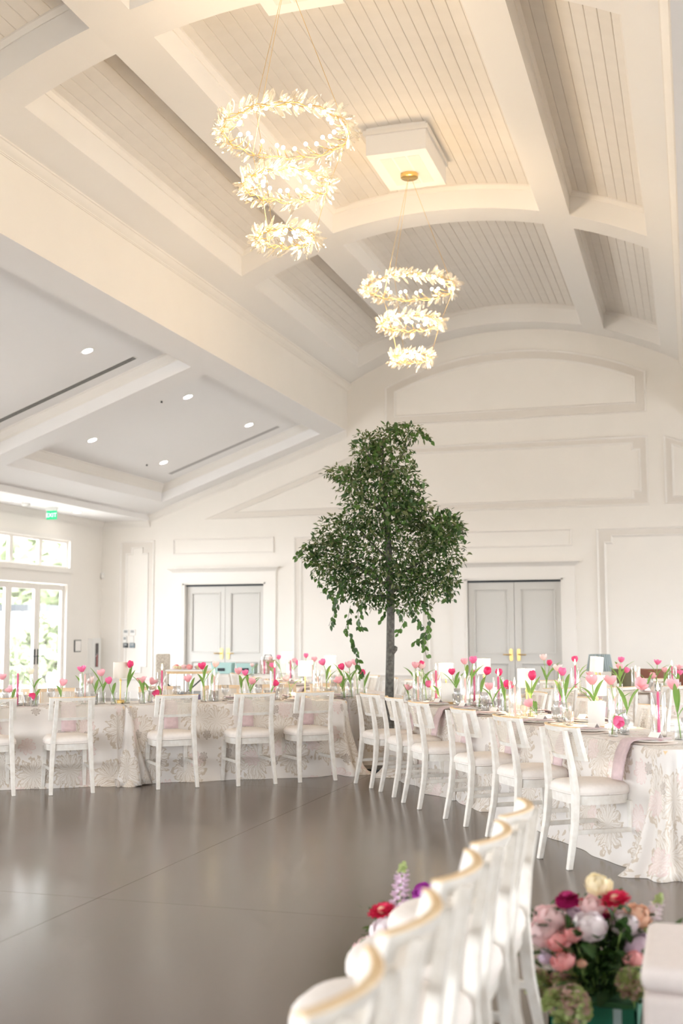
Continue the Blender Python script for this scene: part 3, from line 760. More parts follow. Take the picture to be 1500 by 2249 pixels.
# ================================================================== CHAIRS
def chair_proto(bm='chair'):
    t = thing('dining_chair', (0, 0, 0), 0, 'whitewashed chair', 'chair')
    # rear legs / posts, chair faces +y, origin between the rear feet
    for s_ in (-1, 1):
        mb_ = MB(); pts = [(s_*.188, -.005, 0, .017), (s_*.178, .045, .25, .020), (s_*.168, .062, .45, .022), (s_*.157, .045, .62, .019), (s_*.148, .005, .845, .015)]
        mb_.loft([[(x-w_, y-w_, z), (x+w_, y-w_, z), (x+w_, y+w_, z), (x-w_, y+w_, z)] for x, y, z, w_ in pts])
        bevel(mb_.build('rear_leg', M['chair'], t), .005)
        mb_ = MB(); pts = [(s_*.192, .46, 0, .015), (s_*.185, .445, .40, .022)]
        mb_.loft([[(x-w_, y-w_, z), (x+w_, y-w_, z), (x+w_, y+w_, z), (x-w_, y+w_, z)] for x, y, z, w_ in pts])
        bevel(mb_.build('front_leg', M['chair'], t), .004)
        bevel(MB().bar((s_*.182, .05, .22), (s_*.19, .452, .22), (.010, .014)).build('stretcher', M['chair'], t), .003)
    # seat outline: square back, rounded front
    def outline(k):
        pts = []
        for j in range(28):
            a = 2*PI*j/28; c, s_ = math.cos(a), math.sin(a); p = .55 if s_ < 0 else .8
            x = .222*k*math.copysign(abs(c)**p, c); y = .265 + (.222 if s_ < 0 else .235)*k*math.copysign(abs(s_)**p, s_)
            pts.append((x, y))
        return pts
    ap = MB(); ap.loft([[(x, y, z) for x, y in outline(k)] for k, z in ((.955, .385), (.965, .44))]); autosmooth(ap.build('seat_frame', M['chair'], t))
    se = MB(); se.loft([[(x, y, z) for x, y in outline(k)] for k, z in ((.96, .44), (1.0, .447), (1.015, .465), (.985, .488), (.89, .505), (.6, .516), (.2, .520))]); so = autosmooth(se.build('seat', M['seat'], t), 60)
    pp = [(x, y, .447) for x, y in outline(1.0)]; MB().tube(pp+[pp[0]], .004, 5).build('piping', M['seat'], so, True)
    # curved back panel in front of the posts
    def surf(u, v, off=0):      # u -1..1, v 0..1
        x = .205*u; y = .052 - .055*v + .058*u*u + off; z = .655 + .205*v
        return Vector((x, y, z))
    N_ = 12
    def slab(u0, u1, v0, v1, th=.026, n=N_):
        mb_ = MB(); rr = []
        for i in range(n+1):
            u = u0+(u1-u0)*i/n
            rr.append([surf(u, v0, 0), surf(u, v1, 0), surf(u, v1, th), surf(u, v0, th)])
        return mb_.loft(rr)
    bp_ = slab(-1, 1, .86, 1); br = autosmooth(bp_.build('back_rail', M[bm], t), 30)
    cp = MB(); rr = []
    for i in range(N_+1):
        u = -1.01+2.02*i/N_; a = surf(u, 1.0, -.001); b_ = surf(u, 1.0, .027)
        rr.append([a, a+Vector((0, .003, .006)), b_+Vector((0, -.003, .006)), b_])
    cp.loft(rr); o = autosmooth(cp.build('rail_cap', M['wood'], br), 40); o['label'] = 'worn bare-wood top edge'
    autosmooth(slab(-1, 1, 0, .12).build('back_rail', M[bm], t), 30)
    for a, b_ in ((-1, -.84), (.84, 1)): autosmooth(slab(a, b_, .12, .86, n=2).build('back_stile', M[bm], t), 30)
    # cane weave: crossing strands with open holes
    ca = MB(); nu, nv = 30, 13
    for i in range(nu+1):
        u = -.84+1.68*i/nu; w_ = .011
        for j in range(2):
            pass
        ca.quad(surf(u-w_, .12, .012), surf(u+w_, .12, .012), surf(u+w_, .86, .012), surf(u-w_, .86, .012))
    for j in range(nv+1):
        v = .12+.74*j/nv; w_ = .011*.205/.205
        for i in range(N_):
            a, b_ = -.84+1.68*i/N_, -.84+1.68*(i+1)/N_
            ca.quad(surf(a, v-w_, .0135), surf(b_, v-w_, .0135), surf(b_, v+w_, .0135), surf(a, v+w_, .0135))
    ca.build('cane_panel', M['cane'], t)
    return t
M['oak'] = mat('pale_oak', (.80, .64, .46), .5, noise=.1, nscale=14, c2=(.74, .55, .36))
PRO = {}
def chair(x, y, rz, label, group, bm='chair'):
    if bm not in PRO:
        o = PRO[bm] = chair_proto(bm); o.location = (x, y, 0); o.rotation_euler = (0, 0, rz); tag(o, label, 'chair', group); return o
    return dup(PRO[bm], (x, y, 0), rz, label, group)

# table arms crossing at the tree
T = Vector((-3.08, 11.85)); AU = R(35.5); AV = R(-56.3)
U = Vector((math.cos(AU), math.sin(AU))); V = Vector((math.cos(AV), math.sin(AV)))
ARM = {'A1': (-U, Vector((-U.y, U.x))), 'A2': (V, Vector((-V.y, V.x))), 'B': (U, Vector((-U.y, U.x))), 'C': (-V, Vector((-V.y, V.x)))}
# perp: +n is the far side for A1, A2, B and C alike (seen from the camera: far / right)
SHIFT = dict(A1=.23, A2=.24, B=.05, C=.0)
def arm_pt(arm, s_, off=0):
    d, n = ARM[arm]; return T + d*s_ + n*(off+SHIFT[arm])
def on_arm(px, arm, off=0):
    lo, hi = .3, 6.5
    f = lambda s_: px_of((*arm_pt(arm, s_, off), .8))[0]-px
    a, b_ = f(lo), f(hi)
    if a*b_ > 0: return arm_pt(arm, lo if abs(a) < abs(b_) else hi, off)
    for _ in range(40):
        m_ = (lo+hi)/2
        if f(m_)*a <= 0: hi = m_
        else: lo = m_
    return arm_pt(arm, (lo+hi)/2, off)
# chairs with measured rear feet (pairs of floor points), facing the table
front_left = [((-6.15, 8.86), (-5.86, 9.11)), ((-5.57, 9.23), (-5.27, 9.48)), ((-4.81, 9.84), (-4.51, 10.09)), ((-4.18, 10.25), (-3.88, 10.51)), ((-3.70, 10.66), (-3.41, 10.92))]
names = ['cut off by the left frame edge', 'second from the left frame edge', 'just right of the gathered cloth seam', 'second right of the gathered seam', 'last before the corner by the tree']
for (a, b_), nm in zip(front_left, names):
    a, b_ = Vector(a), Vector(b_); c = (a+b_)/2; d = b_-a
    chair(c.x, c.y, math.atan2(d.y, d.x), 'whitewashed cane-back chair at front of left table, '+nm, 'chairs along the front of the left table')
front_right = [((-3.17, 10.78), (-2.91, 10.46)), ((-2.78, 10.28), (-2.57, 9.96)), ((-2.42, 9.69), (-2.20, 9.37)), ((-1.91, 8.98), (-1.67, 8.65)), ((-1.46, 8.31), (-1.22, 7.98)), ((-1.0, 7.63), (-.77, 7.31))]
for i, (a, b_) in enumerate(front_right):
    a, b_ = Vector(a), Vector(b_); c = (a+b_)/2; d = b_-a
    chair(c.x, c.y, math.atan2(d.y, d.x), 'whitewashed cane-back chair, %s from the tree along the right table front' % ORD[i], 'chairs along the front of the right table')
def facing(arm, s_, off, label, group, jit=0, bm='chair'):
    p = arm_pt(arm, s_, off); n = ARM[arm][1]*(-1 if off > 0 else 1)
    chair(p.x, p.y, math.atan2(n.y, n.x)-PI/2+jit, label, group, bm)
def s_of(px, arm, off): return (on_arm(px, arm, off)-arm_pt(arm, 0, off)).dot(ARM[arm][0])
for i, px in enumerate((20, 126, 343, 483, 607, 715)):
    facing('A1', s_of(px, 'A1', .86), .86, 'bare-oak cane-back chair behind the left table, %s from left' % ORD[i], 'chairs behind the left table', random.uniform(-.05, .05), 'oak')
for i, px in enumerate((950, 1058, 1195, 1310, 1450)):
    facing('A2', s_of(px, 'A2', .86), .86, 'cane-back chair on the far side of the right table, %s from tree' % ORD[i], 'chairs behind the right table', random.uniform(-.05, .05))
for i in range(5):
    facing('C', 1.55+.72*i, -.86, 'cane-back chair at left of the back left table, %s from the tree' % ORD[i], 'chairs at the back left table', random.uniform(-.08, .08))
    facing('C', 1.55+.72*i, .86, 'cane-back chair at right of the back left table, %s from the tree' % ORD[i], 'chairs at the back left table', random.uniform(-.08, .08))
    facing('B', 1.6+.72*i, -.86, 'cane-back chair before the back right table, %s from the tree' % ORD[i], 'chairs at the back right table', random.uniform(-.08, .08))
    if i > 0: facing('B', 1.6+.72*i, .86, 'cane-back chair beyond the back right table, %s from the tree' % ORD[i], 'chairs at the back right table', random.uniform(-.08, .08))
# foreground row, facing left
fgn = ['farthest, beside the flower box', 'second farthest', 'third, middle of the row', 'fourth, with a clear oak rim', 'fifth, large in the foreground', 'sixth, nearest at the bottom edge']
for i, yy in enumerate((4.03, 3.53, 3.02, 2.51, 2.0, 1.49)):
    chair(-.552, yy, R(90), 'blurred whitewashed chair in the foreground row, '+fgn[i], 'chairs in the foreground row')

# ================================================================== TABLES AND CLOTHS
TOPZ = .735
def table_and_cloth(arm, s0, s1, label, clabel, wid=.72, ends=(1, 1), seed=0):
    rnd = random.Random(seed)
    d, n = ARM[arm]; L_ = s1-s0; c = arm_pt(arm, (s0+s1)/2); rz = math.atan2(d.y, d.x)
    t = thing('banquet_table', (c.x, c.y, 0), rz, label, 'table', 'banquet tables')
    hl, hw = L_/2-.012, wid/2-.012
    MB().box((-hl, -hw, TOPZ-.035), (hl, hw, TOPZ)).build('tabletop', M['wood'], t)
    for sx in (-1, 1):
        for sy in (-1, 1): MB().tube([(sx*(hl-.2), sy*(hw-.1), 0), (sx*(hl-.2), sy*(hw-.1), TOPZ-.035)], .018, 8).build('table_leg', M['dark'], t)
    # cloth
    hl, hw = L_/2, wid/2; rc = .09
    per = []; step = .03
    def seg(p, q):
        k = max(1, int((Vector(q)-Vector(p)).length/step)); return [(p[0]+(q[0]-p[0])*i/k, p[1]+(q[1]-p[1])*i/k) for i in range(k)]
    corners = [(-hl, -hw), (hl, -hw), (hl, hw), (-hl, hw)]
    pts = []
    for i in range(4):
        p, q = Vector(corners[i]), Vector(corners[(i+1) % 4]); e = (q-p).normalized()
        o_ = Vector((e.y, -e.x))
        for w in seg(p+e*rc, q-e*rc): pts.append((w, tuple(o_), i))
        o2 = Vector((-e.x*0+e.x, e.y))
        for k in range(14):
            a = math.atan2(o_.y, o_.x)+ (PI/2)*(k/14); cc = q-e*rc-o_*rc
            pts.append(((cc.x+rc*math.cos(a), cc.y+rc*math.sin(a)), (math.cos(a), math.sin(a)), 10+i))
    K = len(pts); v = []; uv = []; fc = []
    rows = [(.0, TOPZ+.008), (.03, TOPZ+.002), (.08, TOPZ-.02)] + [(.08+.92*i/16, None) for i in range(1, 17)]
    s_acc = 0; ss = []
    for i in range(K):
        ss.append(s_acc); a, b_ = Vector(pts[i][0]), Vector(pts[(i+1) % K][0]); s_acc += (b_-a).length + (.02 if pts[i][2] >= 10 else 0)
    f1, f2, f3 = rnd.uniform(3.5, 6), rnd.uniform(8, 11), rnd.uniform(17, 21); p1, p2, p3 = [rnd.uniform(0, 6) for _ in range(3)]
    for ri, (t_, z) in enumerate(rows):
        for i in range(K):
            (x, y), o_, k = pts[i]; s_ = ss[i]
            free = 1.0
            if k == 1 and not ends[1] or k == 3 and not ends[0]: free = .12
            if k >= 10:
                near = 1 if k in (10, 11) else 0
                free = 2.4 if ends[near] else .25
            q = max(0, (t_-.05))
            fold = (.030*math.sin(f1*s_+p1)+.022*math.sin(f2*s_+p2)*q+.008*math.sin(f3*s_+p3)*q)*q**.8*free
            flare = (.012 + .05*q*q)*free if free <= 1 else (.012+.20*q*q)
            if free > 1: fold = .045*math.sin(s_*34)*q
            outw = (0 if ri == 0 else .006) + (flare+fold if ri > 1 else 0)
            zz = z if z is not None else (TOPZ-.02)*(1-(t_-.08)/.92)
            if ri == len(rows)-1:      # spill on the floor
                outw += (.035+.025*math.sin(f1*1.7*s_))*min(1.6, free); zz = .0015
            elif ri == len(rows)-2:
                outw += .015*free; zz = .035+.015*math.sin(f2*s_)
            v.append((x+o_[0]*outw, y+o_[1]*outw, max(.0015, zz))); uv.append((s_, -t_*.75))
    for ri in range(len(rows)-1):
        for i in range(K):
            a = ri*K+i; b_ = ri*K+(i+1) % K; fc.append((a, b_, b_+K, a+K))
    top = len(v)
    # top: grid
    gxn, gyn = 12, 5
    fc.append(tuple(range(K)))
    me = bpy.data.meshes.new('tablecloth'); me.from_pydata(v, [], fc); me.update()
    ul = me.uv_layers.new(name='UVMap')
    for p in me.polygons:
        for li in p.loop_indices:
            vi = me.loops[li].vertex_index
            if len(p.vertices) > 4: ul.data[li].uv = (v[vi][0]+20, v[vi][1]+20)
            else:
                u_ = uv[vi][0]
                if vi % K == 0 and any((w % K) == K-1 for w in p.vertices): u_ = s_acc
                ul.data[li].uv = (u_+seed*3.3, uv[vi][1])
    me.materials.append(M['cloth']); me.polygons.foreach_set('use_smooth', [len(p.vertices) == 4 for p in me.polygons])
    cl = put('tablecloth', me); cl.location = (c.x, c.y, 0); cl.rotation_euler = (0, 0, rz); tag(cl, clabel, 'tablecloth', 'floral tablecloths')
fc_ = 'floral damask cloth in cream and taupe to the floor, '
table_and_cloth('A1', .53, 2.78, 'banquet table left of the tree, near end under chairs', fc_+'between seam and tree', seed=1)
table_and_cloth('A1', 2.81, 5.3, 'banquet table at the far left frame edge', fc_+'at the left frame edge', seed=2)
table_and_cloth('A2', .50, 2.93, 'banquet table right of the tree, upper half', fc_+'right of the tree', ends=(1, 0), seed=3)
table_and_cloth('A2', 2.96, 5.38, 'banquet table ending at the right frame edge', fc_+'ending in folds at right edge', ends=(0, 1), seed=4)
table_and_cloth('C', .60, 3.0, 'banquet table behind the tree to the left, nearer half', fc_+'behind the tree to left', ends=(1, 0), seed=5)
table_and_cloth('C', 3.03, 5.4, 'banquet table behind the tree to the left, farther half', fc_+'far left behind the tree', ends=(0, 1), seed=6)
table_and_cloth('B', .60, 3.0, 'banquet table behind the tree to the right, nearer half', fc_+'behind the tree to right', ends=(1, 0), seed=7)
table_and_cloth('B', 3.03, 5.4, 'banquet table behind the tree to the right, farther half', fc_+'far right behind the tree', ends=(0, 1), seed=8)
CZ = TOPZ+.008     # cloth top

# gathered seam in the cloth between the two left tables
t0 = arm_pt('A1', 2.80, -.47)
mb = MB(); rr = []
for i in range(13):
    q = i/12; z = (TOPZ-.01)*(1-q)+.01; w_ = .025+.13*q**1.4; dpt = .02+.10*q**1.3
    ring = []
    for j in range(22):
        a = 2*PI*j/22; wv = 1+.28*math.sin(5*a+q*2.0)*q
        ring.append((math.cos(a)*w_*wv+.05*q, math.sin(a)*dpt*wv-.05*q*0, z))
    rr.append(ring)
mb.loft(rr)
me = mb.mesh('gathered_cloth', M['cloth'], True); ul = me.uv_layers.new(name='UVMap')
for lp in me.loops: cco = me.vertices[lp.vertex_index].co; ul.data[lp.index].uv = (cco.x*2+cco.y*2+.4, cco.z)
o = put('gathered_cloth', me); o.location = (t0.x, t0.y, 0); o.rotation_euler = (0, 0, AU); tag(o, 'gathered bunch of floral cloth hanging where the left cloths meet', 'cloth')

# ================================================================== TABLE SETTINGS
RX1, RX2 = (20, 126, 343, 483, 607, 715), (950, 1058, 1195, 1310, 1450)
PLACES = [('A1', ((Vector(a)+Vector(b_))/2-T).dot(ARM['A1'][0]), -1, 'left table front, %s place from left' % ORD[i]) for i, (a, b_) in enumerate(front_left)]
PLACES += [('A2', ((Vector(a)+Vector(b_))/2-T).dot(ARM['A2'][0])+.12, -1, 'right table front, %s place from tree' % ORD[i]) for i, (a, b_) in enumerate(front_right)]
PLACES += [('A1', s_of(px, 'A1', .86), 1, 'left table far side, %s from left' % ORD[i]) for i, px in enumerate(RX1)]
PLACES += [('A2', s_of(px, 'A2', .86), 1, 'right table far side, %s from tree' % ORD[i]) for i, px in enumerate(RX2)]
PLACES += [(ar, s0+.72*i, -1, 'back %s table %s side, %s place' % (w1, w2, ORD[i])) for ar, s0, w1, w2 in (('C', 1.55, 'left', 'left'), ('B', 1.6, 'right', 'near')) for i in range(5)]
OCC = [(arm_pt(ar, s_, sd*.20), .165) for ar, s_, sd, _ in PLACES]
def is_free(p, r): return all((p-q).length > r+rq for q, rq in OCC)
def free_spot(px, arm, off, r):
    for k in range(0, 11):
        for sg in (1, -1):
            o_ = off+sg*k*.03
            if abs(o_) < .31:
                p = on_arm(px, arm, o_)
                if is_free(p, r): return p, o_
    return on_arm(px, arm, off), off
def tulip(hx, hy, c, arm, off=0, vdx=0, nleaf=2, open_=0., droop=0., k=[0]):
    p = on_arm(hx, arm, off); z = z_at(hx, hy, p); q = on_arm(hx+vdx, arm, off)
    sc = 1.0
    rnd = random.Random(hx*13+hy)
    return dict(p=p, z=z, q=q, c=c, arm=arm, nleaf=nleaf, open_=open_, droop=droop, rnd=rnd, hx=hx)
def petal_mesh(c, open_):
    mb_ = MB(); n = 5; rows_ = 6; g = []
    for i in range(rows_):
        v = i/(rows_-1); w_ = .0215*math.sin(PI*min(.985, (v*.66+.28)))**.5
        r = .006+.0185*math.sin(PI*min(1, v*.76+.06)) + open_*.024*v*v
        zz = .052*v - open_*.012*v*v
        g.append([(math.sin((j/(n-1)-.5)*2*w_/max(r, .008))*r, math.cos((j/(n-1)-.5)*2*w_/max(r, .008))*r, zz) for j in range(n)])
    mb_.loft(g, closed=False); return mb_.mesh('petal', M['t'+c], True)
PET = {}
def blade(mb_, p0, d, L_, w_, curl, rnd):
    d = Vector(d).normalized(); side = d.cross(Vector((0, 0, 1)));
    if side.length < .1: side = Vector((1, 0, 0))
    side.normalize(); up = Vector((0, 0, 1)); g = []; N_ = 8; p = Vector(p0); dirv = d.copy()
    for i in range(N_+1):
        v = i/N_; ww = w_*math.sin(PI*min(.98, v*.88+.1))**.9
        nn = side.cross(dirv).normalized()
        g.append([p-side*ww+nn*ww*.35, p, p+side*ww+nn*ww*.35])
        p = p + dirv*(L_/N_); dirv = (dirv + Vector((dirv.x, dirv.y, -.6))*curl/N_*1.3).normalized()
    mb_.loft(g, closed=False)
VASE = MB(); VASE.lathe([(.001, .004), (.027, .004), (.030, .012), (.030, .105), (.032, .112)], 14); VASE_ME = VASE.mesh('vase_glass', M['glass'], True)
VBASE = MB().lathe([(.001, 0), (.030, 0), (.030, .008), (.001, .008)], 14).mesh('vase_foot', M['cut'], True)
WATER = MB().lathe([(.001, .010), (.0265, .010), (.0265, .06), (.001, .06)], 12).mesh('water', thin_glass('water', (.96, .98, .97), .05, .4), True)
CN = dict(H='hot pink', M='rose pink', L='light pink', P='blush', W='cream white')
TU = [  # head x, y, colour, arm, offset, vase dx, leaves, openness, droop
 (4,1485,'L','A1',.05,-6,1,.6,0),(19,1513,'L','A1',-.1,6,1,.7,.4),(66,1473,'W','A1',.1,14,2,.2,0),(70,1529,'H','A1',-.15,6,1,.8,1),(138,1498,'L','A1',-.1,-4,1,.5,0),
 (178,1468,'M','A1',.15,3,1,.7,0),(197,1494,'P','A1',.1,14,2,.9,.3),(221,1477,'L','A1',.05,4,2,.5,0),(238,1494,'M','A1',-.1,12,1,.2,0),(285,1459,'H','A1',0,-6,2,.1,0),
 (310,1492,'L','A1',-.1,4,3,.9,0),(335,1496,'L','A1',.15,-6,1,.7,.2),(343,1522,'H','A1',-.2,8,1,.3,1),(412,1490,'L','A1',.1,6,1,.6,0),(443,1462,'H','A1',0,4,3,.5,0),
 (473,1458,'P','A1',.15,-10,1,.6,0),(506,1460,'P','C',-.1,5,1,.4,0),(523,1473,'L','A1',.2,8,2,.5,0),(538,1476,'M','A1',.1,12,2,.5,0),(553,1496,'L','A1',0,8,1,.8,.4),
 (606,1500,'H','A1',-.1,-10,1,.3,.5),(629,1489,'P','A1',.1,8,1,.7,.2),(612,1443,'M','C',0,6,2,.2,0),(577,1445,'P','C',.2,5,1,.5,0),(597,1461,'M','C',-.1,4,1,.6,.2),
 (646,1450,'L','C',.05,-4,2,.5,0),(655,1456,'M','C',-.15,5,1,.3,.2),(672,1439,'M','C',.1,-3,1,.2,0),(690,1447,'L','C',0,-2,1,.4,0),(708,1454,'M','A1',.2,8,2,.5,.2),
 (750,1464,'H','A1',.05,4,3,.2,.2),(766,1459,'L','A1',.15,4,2,.5,0),(780,1454,'L','C',-.1,5,1,.6,0),(744,1494,'L','A1',-.05,10,3,1,.4),(796,1478,'H','C',-.2,4,1,.2,.6),
 (879,1459,'H','A2',.05,-5,2,.1,0),(894,1460,'L','A2',.1,-8,2,.5,0),(881,1508,'L','A2',-.1,4,1,1,.4),(925,1463,'P','A2',.2,10,1,.8,.4),(942,1503,'M','A2',0,30,2,.3,.7),
 (956,1489,'P','A2',.15,-6,1,.7,.4),(993,1474,'H','A2',.05,16,3,.4,.1),(1021,1451,'L','A2',.1,10,3,.6,0),(1040,1449,'M','A2',.15,-5,2,.4,0),(1071,1474,'H','A2',.05,-18,1,.3,.4),
 (1075,1506,'L','A2',-.1,10,2,.5,0),(1097,1476,'H','A2',.3,4,0,.6,.3),(1116,1505,'H','A2',.05,-6,1,.9,.6),(1170,1484,'H','A2',.05,-4,2,.1,0),(1162,1544,'L','A2',-.2,20,2,.8,.5),
 (1195,1443,'P','B',0,4,1,.6,0),(1208,1455,'H','B',.05,-6,3,.2,0),(1227,1465,'P','A2',.2,10,1,.8,0),(1237,1474,'M','A2',.15,8,2,.3,0),(1302,1493,'L','A2',0,8,3,.5,0),
 (1343,1493,'L','A2',.15,14,1,.8,0),(1409,1504,'L','A2',.05,-40,2,.7,.7),(1358,1583,'M','A2',-.2,-12,1,.2,1),(1482,1503,'L','A2',.1,10,3,.5,0),(1264,1448,'H','B',.1,10,2,.3,0),
 (1296,1479,'L','B',-.2,4,1,.7,0),(1366,1448,'M','B',0,-4,3,.4,0),(1362,1463,'L','B',-.1,0,2,.5,0),(1378,1471,'M','B',-.15,-6,1,.3,.2),(1446,1453,'M','B',0,-3,3,.7,0),
 (1461,1470,'L','B',-.05,-2,2,.4,0),(1434,1484,'L','B',-.2,-12,2,.4,.6),(1493,1464,'L','B',.1,-3,1,.8,0),(1494,1476,'M','B',-.1,-6,2,.4,0)]
armname = dict(A1='left table', A2='right table', B='back right table', C='back left table')
cnt = {}; vcnt = {}; used_v = []
order = {}
for tt in sorted(TU): order.setdefault((tt[2], tt[3]), []).append(tt)
vorder = {}
for tt in sorted(TU): vorder.setdefault(tt[3], []).append(tt)
for tt in TU:
    hx, hy, c, arm, off, vdx, nl, op, dr = tt
    v0 = on_arm(hx+vdx, arm, off); near = [w for w in used_v if (Vector((w.x, w.y))-v0).length < .07]
    if near: vb = Vector((near[0].x, near[0].y))
    else: vb, off = free_spot(hx+vdx, arm, off, .035); OCC.append((vb, .033))
    D = tulip(hx, hy, c, arm, off, vdx, nl, op, dr); rnd = D['rnd']; D['q'] = vb
    head = Vector((D['p'].x, D['p'].y, D['z'])); base = Vector((D['q'].x, D['q'].y, CZ))
    i = order[(c, arm)].index(tt)
    same = len(order[(c, arm)])
    lab = '%s tulip on the %s, %s %s from the left' % (CN[c], armname[arm], ordn(i), CN[c]) if same > 1 else 'only %s tulip standing on the %s' % (CN[c], armname[arm])
    if dr >= .5: lab = 'drooping ' + lab
    elif op >= .8: lab = 'wide open ' + lab
    t = thing('tulip', base, 0, lab, 'tulip', 'tulips in bud vases')
    h = head-base
    tip = Vector((h.x, h.y, 0)); tl = tip.length
    hd = (Vector((0, 0, 1)) + (tip/tl if tl > .01 else Vector((.3, 0, 0)))*(dr*1.6+.15)).normalized()
    if dr >= .9: hd = ((tip/tl if tl > .01 else Vector((1, 0, 0)))*.8 + Vector((0, 0, -.7))).normalized()
    s0 = Vector((-tip.x, -tip.y, 0)).normalized()*.015 if tl > .005 else Vector((.01, 0, 0))
    hb = h - hd*.036
    mid = Vector((hb.x*.30, hb.y*.30, max(hb.z*.62, .10 if hb.z < .16 else hb.z*.6)))
    pts = []
    A_, B_, C_, E_ = s0+Vector((0, 0, .012)), mid*.75+Vector((0, 0, .02)), hb-hd*max(.05, h.z*.25), hb
    for k in range(10):
        q = k/9; pts.append(A_*(1-q)**3+B_*3*q*(1-q)**2+C_*3*q*q*(1-q)+E_*q**3)
    MB().tube(pts, .0038, 6).build('stem', M['stem'], t, True)
    key = (c, round(op*4)/4)
    if key not in PET: PET[key] = petal_mesh(*key)
    sz = rnd.uniform(1.2, 1.45)*(1.08 if arm in ('A2',) and hx > 1280 else 1)
    mq = hd.to_track_quat('Z', 'Y').to_matrix().to_4x4()
    for k in range(6):
        o = put('petal', PET[key], t); s_ = sz*(.93 if k % 2 else 1)
        o.matrix_local = Matrix.Translation(hb) @ mq @ Matrix.Rotation(k*PI/3+rnd.uniform(-.12, .12), 4, 'Z') @ Matrix.Diagonal((s_, s_, s_*rnd.uniform(.97, 1.05)*(1.12 if k % 2 else .96), 1))
    for k in range(nl):
        mb_ = MB(); a = rnd.uniform(0, 2*PI); q = pts[3+k % 3]
        blade(mb_, q, (math.cos(a)*.45, math.sin(a)*.45, .9), min(.20, h.z*.75)*rnd.uniform(.7, 1.1)+.04, .017, rnd.uniform(.3, 1.0), rnd); mb_.build('leaf', M['green'], t, True)
    if all((base-Vector(w)).length > .075 for w in used_v):
        used_v.append(base.copy()); vcnt.setdefault(arm, []).append((hx, base))
for arm in vcnt:
    for i, (hx, base) in enumerate(sorted(vcnt[arm], key=lambda w: px_of(w[1])[0])):
        t = thing('bud_vase', base, 0, 'clear glass bud vase on the %s, %s vase from the left' % (armname[arm], ordn(i)), 'vase', 'glass bud vases')
        put('vase_glass', VASE_ME, t); put('vase_foot', VBASE, t); put('water', WATER, t)

# taper candles in ribbed hurricanes
HUR = MB(); HUR.lathe([(.001, .004), (.050, .004), (.052, .02), (.052, .295), (.050, .30)], 44, rib=-.05); HUR_ME = HUR.mesh('hurricane_glass', M['ribbed'], True)
FLM = MB(); FLM.lathe([(.001, 0), (.005, .008), (.006, .015), (.0035, .03), (.0005, .045)], 8); FLM_ME = FLM.mesh('flame', M['flame'], True)
CA = [(38,1476,'H','A1',.1,0),(186,1478,'P','A1',.12,0),(355,1470,'H','A1',.1,1),(470,1482,'P','A1',.1,1),(603,1463,'H','A1',.15,1),(698,1484,'P','A1',.12,1),(579,1450,'H','C',.1,0),(638,1448,'H','C',-.1,0),(686,1458,'P','C',.1,1),
      (918,1484,'P','A2',0,1),(958,1470,'H','A2',.2,1),(1022,1487,'P','A2',0,1),(1042,1462,'H','A2',.25,1),(1095,1483,'H','A2',.1,1),(1131,1503,'P','A2',-.02,1),(1230,1497,'H','A2',.05,1),(1264,1459,'H','B',0,1),
      (1352,1528,'P','A2',.05,1),(1397,1473,'P','B',.05,1),(1447,1516,'H','A2',.1,1),(1477,1461,'H','B',0,1)]
co = {}
for c in sorted(CA): co.setdefault((c[2], c[3]), []).append(c)
for c in CA:
    x, y, kx, arm, off, lit = c; p, off = free_spot(x, arm, off, .055); OCC.append((p, .053)); top = z_at(x, y, p)
    L_ = max(.18, min(.33, top-CZ-.012)); same = len(co[(kx, arm)]); i = co[(kx, arm)].index(c)
    cn = 'hot pink' if kx == 'H' else 'blush pink'
    lab = ('%s taper candle on the %s, %s such from the left' % (cn, armname[arm], ORD[i])) if same > 1 else 'only %s taper candle on the %s' % (cn, armname[arm])
    lab = ('lit ' if lit else 'unlit ')+lab if not lab.startswith('only') else lab
    t = thing('taper_candle', (p.x, p.y, CZ), 0, lab, 'candle', 'taper candles')
    autosmooth(MB().lathe([(.001, .01), (.011, .01), (.0095, L_-.01), (.004, L_), (.001, L_+.004)], 12).build('wax', M['candle'+kx], t))
    MB().lathe([(.001, .005), (.016, .005), (.014, .03), (.001, .03)], 10).build('holder', M['cut'], t)
    MB().tube([(0, 0, L_), (.001, 0, L_+.012)], .001, 4).build('wick', M['dark'], t)
    if lit: o = put('flame', FLM_ME, t); o.location = (0, 0, L_+.008); o.scale = (1.5, 1.5, 1.4)
    h = thing('hurricane', (p.x, p.y, CZ), 0, 'ribbed glass around '+lab.replace('only ', 'lone ').replace(' such', '').replace(' taper', '').replace(' from the', ' from'), 'hurricane', 'ribbed glass cylinders')
    put('hurricane_glass', HUR_ME, h); MB().lathe([(.001, 0), (.051, 0), (.051, .006)], 22).build('glass_foot', M['cut'], h)

